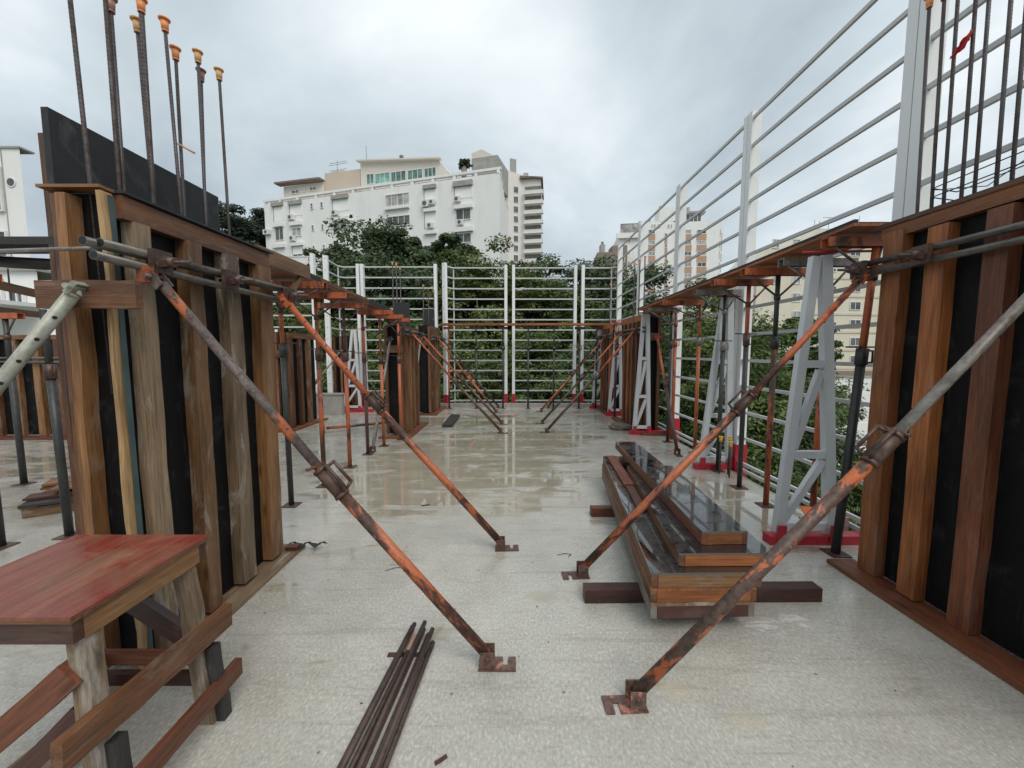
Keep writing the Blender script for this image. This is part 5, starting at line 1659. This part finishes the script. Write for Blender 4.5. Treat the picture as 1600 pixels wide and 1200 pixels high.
beam("stretcher", (X1 + .012, 1.01, .435), (X1 + .016, 1.67, .405), .034, .098, W_BROWN, tb, (0, 0, 1), .004, 6, .003, 5)
beam("stretcher", (X1 + .062, .80, .17), (X1 + .052, 1.67, .155), .03, .075, W_RED, tb, (0, 0, 1), .004, 6, .003, 6)
beam("stretcher", (X0 + .03, Y1 + .0, .245), (X1 - .03, Y1 + .0, .245), .032, .055, W_RED, tb, (0, 0, 1), .004)
beam("stretcher", (X0 - .02, Y1 + .03, .12), (X1 + .02, Y1 + .03, .12), .03, .055, W_MAROON, tb, (0, 0, 1), .004)
beam("brace", (X1 - .42, Y1 - .03, .60), (X1 - .06, Y1 - .03, .335), .035, .08, W_MAROON, tb, (0, 0, 1), .004)
beam("brace", (X1 - .06, Y0 + .04, .60), (X0 + .02, Y0 + .03, .18), .03, .085, W_RED, tb, (0, 0, 1), .004, 5, .003, 8)
beam("brace", (X1 - .06, Y0 + .06, .455), (X0 + .10, Y0 + .06, .05), .03, .06, W_MAROON, tb, (0, 0, 1), .004, 5, .003, 9)

# ================================================================== STEEL BARS on the floor
bar_words = ["leftmost bottom", "second bottom", "third bottom", "fourth bottom", "rightmost bottom", "leftmost upper", "middle upper", "rightmost upper"]
for i in range(8):
    up2 = i >= 5
    k = i if not up2 else (i - 5) * 1.55 + .45
    z = .016 if not up2 else .040
    y1 = 2.075 + (.03, -.05, .01, -.03, -.09, .02, .035, -.02)[i]
    far_ = V((-.578 + k * .036, y1, z)); near_ = V((-.70 + k * .045, .95, z))
    T = thing("steel_bar", bar_words[i] + " rusty steel bar of the bundle on the slab", "steel bar", far_, "bundle of rusty steel bars on the slab")
    tube("rod", far_, near_, .0125, BAR_BROWN, T, 12)
    if i == 1:
        beam("raw_end", far_ + V((0, .0, .012)), far_ + V((-.008, -.11, .012)), .020, .006, m_plain("pinkish_raw_steel", (.36, .20, .15), .6), T)
M = MB()
for y_ in (1.25, 2.05):
    M.abox((-.66, -.46), (y_ - .15, y_ - .12), (0, .003))
tag(M.build("spacer_strip", W_MAROON, None, (-.55, 1.6, 0)), "flat dark strips lying under the steel bar bundle", "strip")


# ================================================================== PANEL STACK
def panel(label, pts, z0, z1, topm, sidem, endm, group="form panels in the stack"):
    """A form panel: near-left, near-right, far-right, far-left ground corners; timber frame with a plywood face on top."""
    nl, nr, fr, fl_ = [V((a[0], a[1], 0)) for a in pts]
    c = (nl + nr + fr + fl_) / 4
    T = thing("shuttering_board", label, "form panel", (c.x, c.y, z0), group)
    zf = z1 - .012
    zm = (z0 + zf) / 2
    hh = zf - z0 - .001
    t = .035
    u = (fl_ - nl).normalized(); v_ = (nr - nl).normalized()
    up_ = V((0, 0, zm))
    beam("side_rail", nl + v_ * t / 2 + up_, fl_ + v_ * t / 2 + up_, t, hh, sidem, T, (0, 0, 1), .003, 6, .001, int(z0 * 100))
    beam("side_rail", nr - v_ * t / 2 + up_, fr - v_ * t / 2 + up_, t, hh, sidem, T, (0, 0, 1), .003)
    beam("end_rail", nl + u * t / 2 + v_ * (t + .001) + up_, nr + u * t / 2 - v_ * (t + .001) + up_, t, hh, endm, T, (0, 0, 1), .003)
    beam("end_rail", fl_ - u * t / 2 + v_ * (t + .001) + up_, fr - u * t / 2 - v_ * (t + .001) + up_, t, hh, endm, T, (0, 0, 1), .003)
    for k in (1, 2, 3):
        a = nl.lerp(fl_, k / 4) + v_ * (t + .001) + up_; b = nr.lerp(fr, k / 4) - v_ * (t + .001) + up_
        beam("cross_rail", a, b, t, hh, endm, T, (0, 0, 1), 0)
    M = MB()
    vs = [(p.x, p.y, z) for z in (zf, z1) for p in (nl, nr, fr, fl_)]
    M.add(vs, [(3, 2, 1, 0), (4, 5, 6, 7), (0, 1, 5, 4), (1, 2, 6, 5), (2, 3, 7, 6), (3, 0, 4, 7)], False)
    M.build("plywood_face", topm, T)
    return T


BR1 = tag(beam("timber_bearer", (.467, 2.375, .045), (1.993, 2.39, .045), .085, .088, W_MAROON, None, (0, 0, 1), .006, 6, .002, 3), "dark red squared timber under the near end of the panel stack", "timber bearer")
BR2 = tag(beam("timber_bearer", (.775, 3.67, .045), (2.0, 3.69, .045), .08, .085, W_RED, None, (0, 0, 1), .006, 6, .002, 4), "red squared timber under the far end of the panel stack", "timber bearer")
panel("bottom panel of the stack, its near edge grey with mortar", [(.788, 2.068), (1.385, 2.085), (1.61, 4.5), (1.085, 4.52)], .092, .176, W_ASH, m_plain("mortar_smeared_timber", (.13, .105, .09), .7, .4, 6, dirt=.7, dirtcol=(.35, .33, .30)), W_MAROON)
panel("second panel from the bottom of the stack with an orange end rail", [(.790, 2.083), (1.40, 2.095), (1.62, 4.52), (1.09, 4.55)], .178, .258, W_ORANGE, W_BROWN, W_ORANGE)
panel("third panel of the stack with a mottled tan end rail and wet black top", [(.796, 2.09), (1.43, 2.10), (1.68, 4.55), (1.105, 4.57)], .260, .350, PLY_WET, W_BROWN, W_TAN)
panel("fourth panel of the stack, set right, with a wet black top", [(.975, 2.155), (1.525, 2.16), (1.66, 3.9), (1.20, 3.92)], .352, .432, PLY_WET, W_BROWN, W_ORANGE)
panel("narrow top panel of the stack with rain-wet black face", [(1.153, 2.25), (1.437, 2.26), (1.50, 4.60), (1.265, 4.62)], .434, .518, PLY_WET, W_RED, W_ORANGE)
tag(beam("loose_board", (1.10, 3.50, .364), (1.18, 4.50, .364), .10, .022, W_RED, None, (0, 0, 1), .003), "longer reddish board lying on the stack's third panel, at its far end", "board")
tag(beam("loose_board", (1.03, 2.95, .363), (1.09, 3.46, .363), .07, .022, W_MAROON, None, (0, 0, 1), .003), "short dark red board lying nearer on the stack's third panel", "board")

# ================================================================== SMALL THINGS
pal = thing("pallet", "grey timber pallet under the loose planks at the left", "pallet", (-4.3, 3.9, 0))
dirv = V((.83, .56, 0)).normalized(); nv = V((-dirv.y, dirv.x, 0)); c0 = V((-4.75, 3.62, 0))
for k in range(3):
    o_ = nv * (k * .33)
    beam("runner", c0 + o_ + V((0, 0, .05)), c0 + o_ + dirv * 1.5 + V((0, 0, .05)), .08, .09, W_GREY, pal, (0, 0, 1), .004)
for k in range(6):
    o_ = dirv * (.05 + k * .27)
    beam("deck_board", c0 + o_ - nv * .06 + V((0, 0, .106)), c0 + o_ + nv * .74 + V((0, 0, .106)), .12, .02, W_GREY, pal, (0, 0, 1), .003)
plk = [(.02, .30, .128, 0.0, 1.5, W_BLACKISH, "dark plank lowest on the pallet at the left"), (.10, .18, .155, -.02, 1.25, W_MAROON, "dark red plank on the pallet under the tan ones"),
       (.33, .14, .182, .02, 1.2, W_BROWN, "brown plank second from the top on the pallet"), (.14, .22, .212, .16, 1.15, W_TAN, "front tan plank on top of the pallet pile"), (.40, .26, .216, .03, 1.2, W_TAN, "rear tan plank on top of the pallet pile")]
for i, (o, wd, z, sh, ln, mt, lb) in enumerate(plk):
    a = c0 + nv * (o + .05) + dirv * sh + V((0, 0, z)); d2 = (dirv + nv * (.05 * (i % 3 - 1))).normalized()
    tag(beam("plank", a, a + d2 * ln, wd, .022, mt, None, (0, 0, 1), .003, 5, .002, i), lb, "plank", "loose planks on the pallet")
tag(beam("plank", (-6.15, 5.35, .012), (-5.45, 5.25, .012), .30, .02, W_GREY, None, (0, 0, 1), .003), "thin grey board lying alone on the slab behind the pallet", "plank")
tag(beam("timber_offcut", (-1.39, 8.15, .03), (-1.42, 9.55, .03), .22, .058, W_BLACKISH, None, (0, 0, 1), .004), "black timber offcut on the slab before the second left formwork", "timber offcut")
pt = thing("steel_pipe", "short orange pipe with a square plate lying behind the left shoring props", "pipe", (-3.2, 8.0, 0))
tube("pipe", (-3.72, 7.6, .09), (-2.55, 8.35, .09), .028, ORANGE_HALF, pt, 10)
beam("plate", (-3.76, 7.575, .09), (-3.74, 7.585, .09), .17, .17, ORANGE, pt, (0, 0, 1), .003)
# lumpy sack
me = bpy.data.meshes.new("sack")
bm = bmesh.new(); bmesh.ops.create_icosphere(bm, subdivisions=4, radius=1)
rng_ = random.Random(5)
for v_ in bm.verts:
    k = 1 + .14 * math.sin(v_.co.x * 5 + 1) * math.cos(v_.co.y * 6) + .08 * math.sin(v_.co.z * 9 + v_.co.x * 7)
    v_.co = V((v_.co.x * .24 * k, v_.co.y * .16 * k, max(-.055, v_.co.z * .085 * k) + .055))
for f in bm.faces: f.smooth = True
bm.to_mesh(me); bm.free(); me.materials.append(SACK)
sk = link("cement_sack", me, Matrix.Translation(V((2.27, 7.95, 0))))
tag(sk, "lumpy grey-brown sack on the slab beside the third buttress", "sack")
bb = thing("barrier_board", "orange and pinkish-white plastic board behind the nearest buttress's red base", "barrier board", (2.8, 3.45, 0))
beam("top", (2.70, 3.46, .135), (3.02, 3.40, .135), .10, .012, BARRIER_O, bb, (0, -.5, .85), .003)
beam("face", (2.69, 3.385, .098), (3.02, 3.335, .098), .012, .06, BARRIER_W, bb, (0, 0, 1), .003)
beam("foot", (2.69, 3.42, .035), (3.02, 3.38, .035), .12, .06, BARRIER_W, bb, (0, 0, 1), .004)

# loose bits swept about the slab
rng_ = random.Random(21)
M = MB()
for k in range(22):
    y_ = 1.0 + 6.5 * rng_.random() ** 1.6; x_ = rng_.uniform(-1.6, 2.3) if y_ < 4 else rng_.uniform(-3.5, 2.6)
    a_ = rng_.uniform(0, 6.28); l_ = rng_.uniform(.003, .010); w_ = rng_.uniform(.002, .005)
    M.box((x_, y_, .0035), (x_ + l_ * math.cos(a_), y_ + l_ * math.sin(a_), .0035), w_, .004)
tag(M.build("debris", W_MAROON, None, (0, 0, 0)), "tiny dark chips scattered over the wet slab", "debris", kind="stuff")
wr_ = thing("binding_wire", "bent scrap of dark binding wire on the slab left of the middle", "wire", (-.83, 2.72, .003))
MB().wire([(-.93, 2.70, .004), (-.86, 2.74, .006), (-.80, 2.745, .004), (-.76, 2.76, .004)], .0022, 5).build("strand", REBAR, wr_)
wr_ = thing("binding_wire", "short curl of binding wire beside the second right raking prop's foot", "wire", (.42, 2.9, .003))
MB().wire([(.36, 2.92, .004), (.42, 2.94, .006), (.47, 2.93, .004), (.44, 2.89, .004)], .0022, 5).build("strand", REBAR, wr_)
for i, (x_, y_, a_, l_, lb) in enumerate([(-.30, 1.37, .6, .05, "splinter of dark red wood on the slab near the bar bundle"), (-.95, 3.9, .3, .09, "slat of brown wood lying by the puddle's near edge")]):
    tag(beam("wood_splinter", (x_, y_, .005), (x_ + l_ * math.cos(a_), y_ + l_ * math.sin(a_), .006), .012, .008, W_MAROON, None, (0, 0, 1), .001), lb, "wood chip")
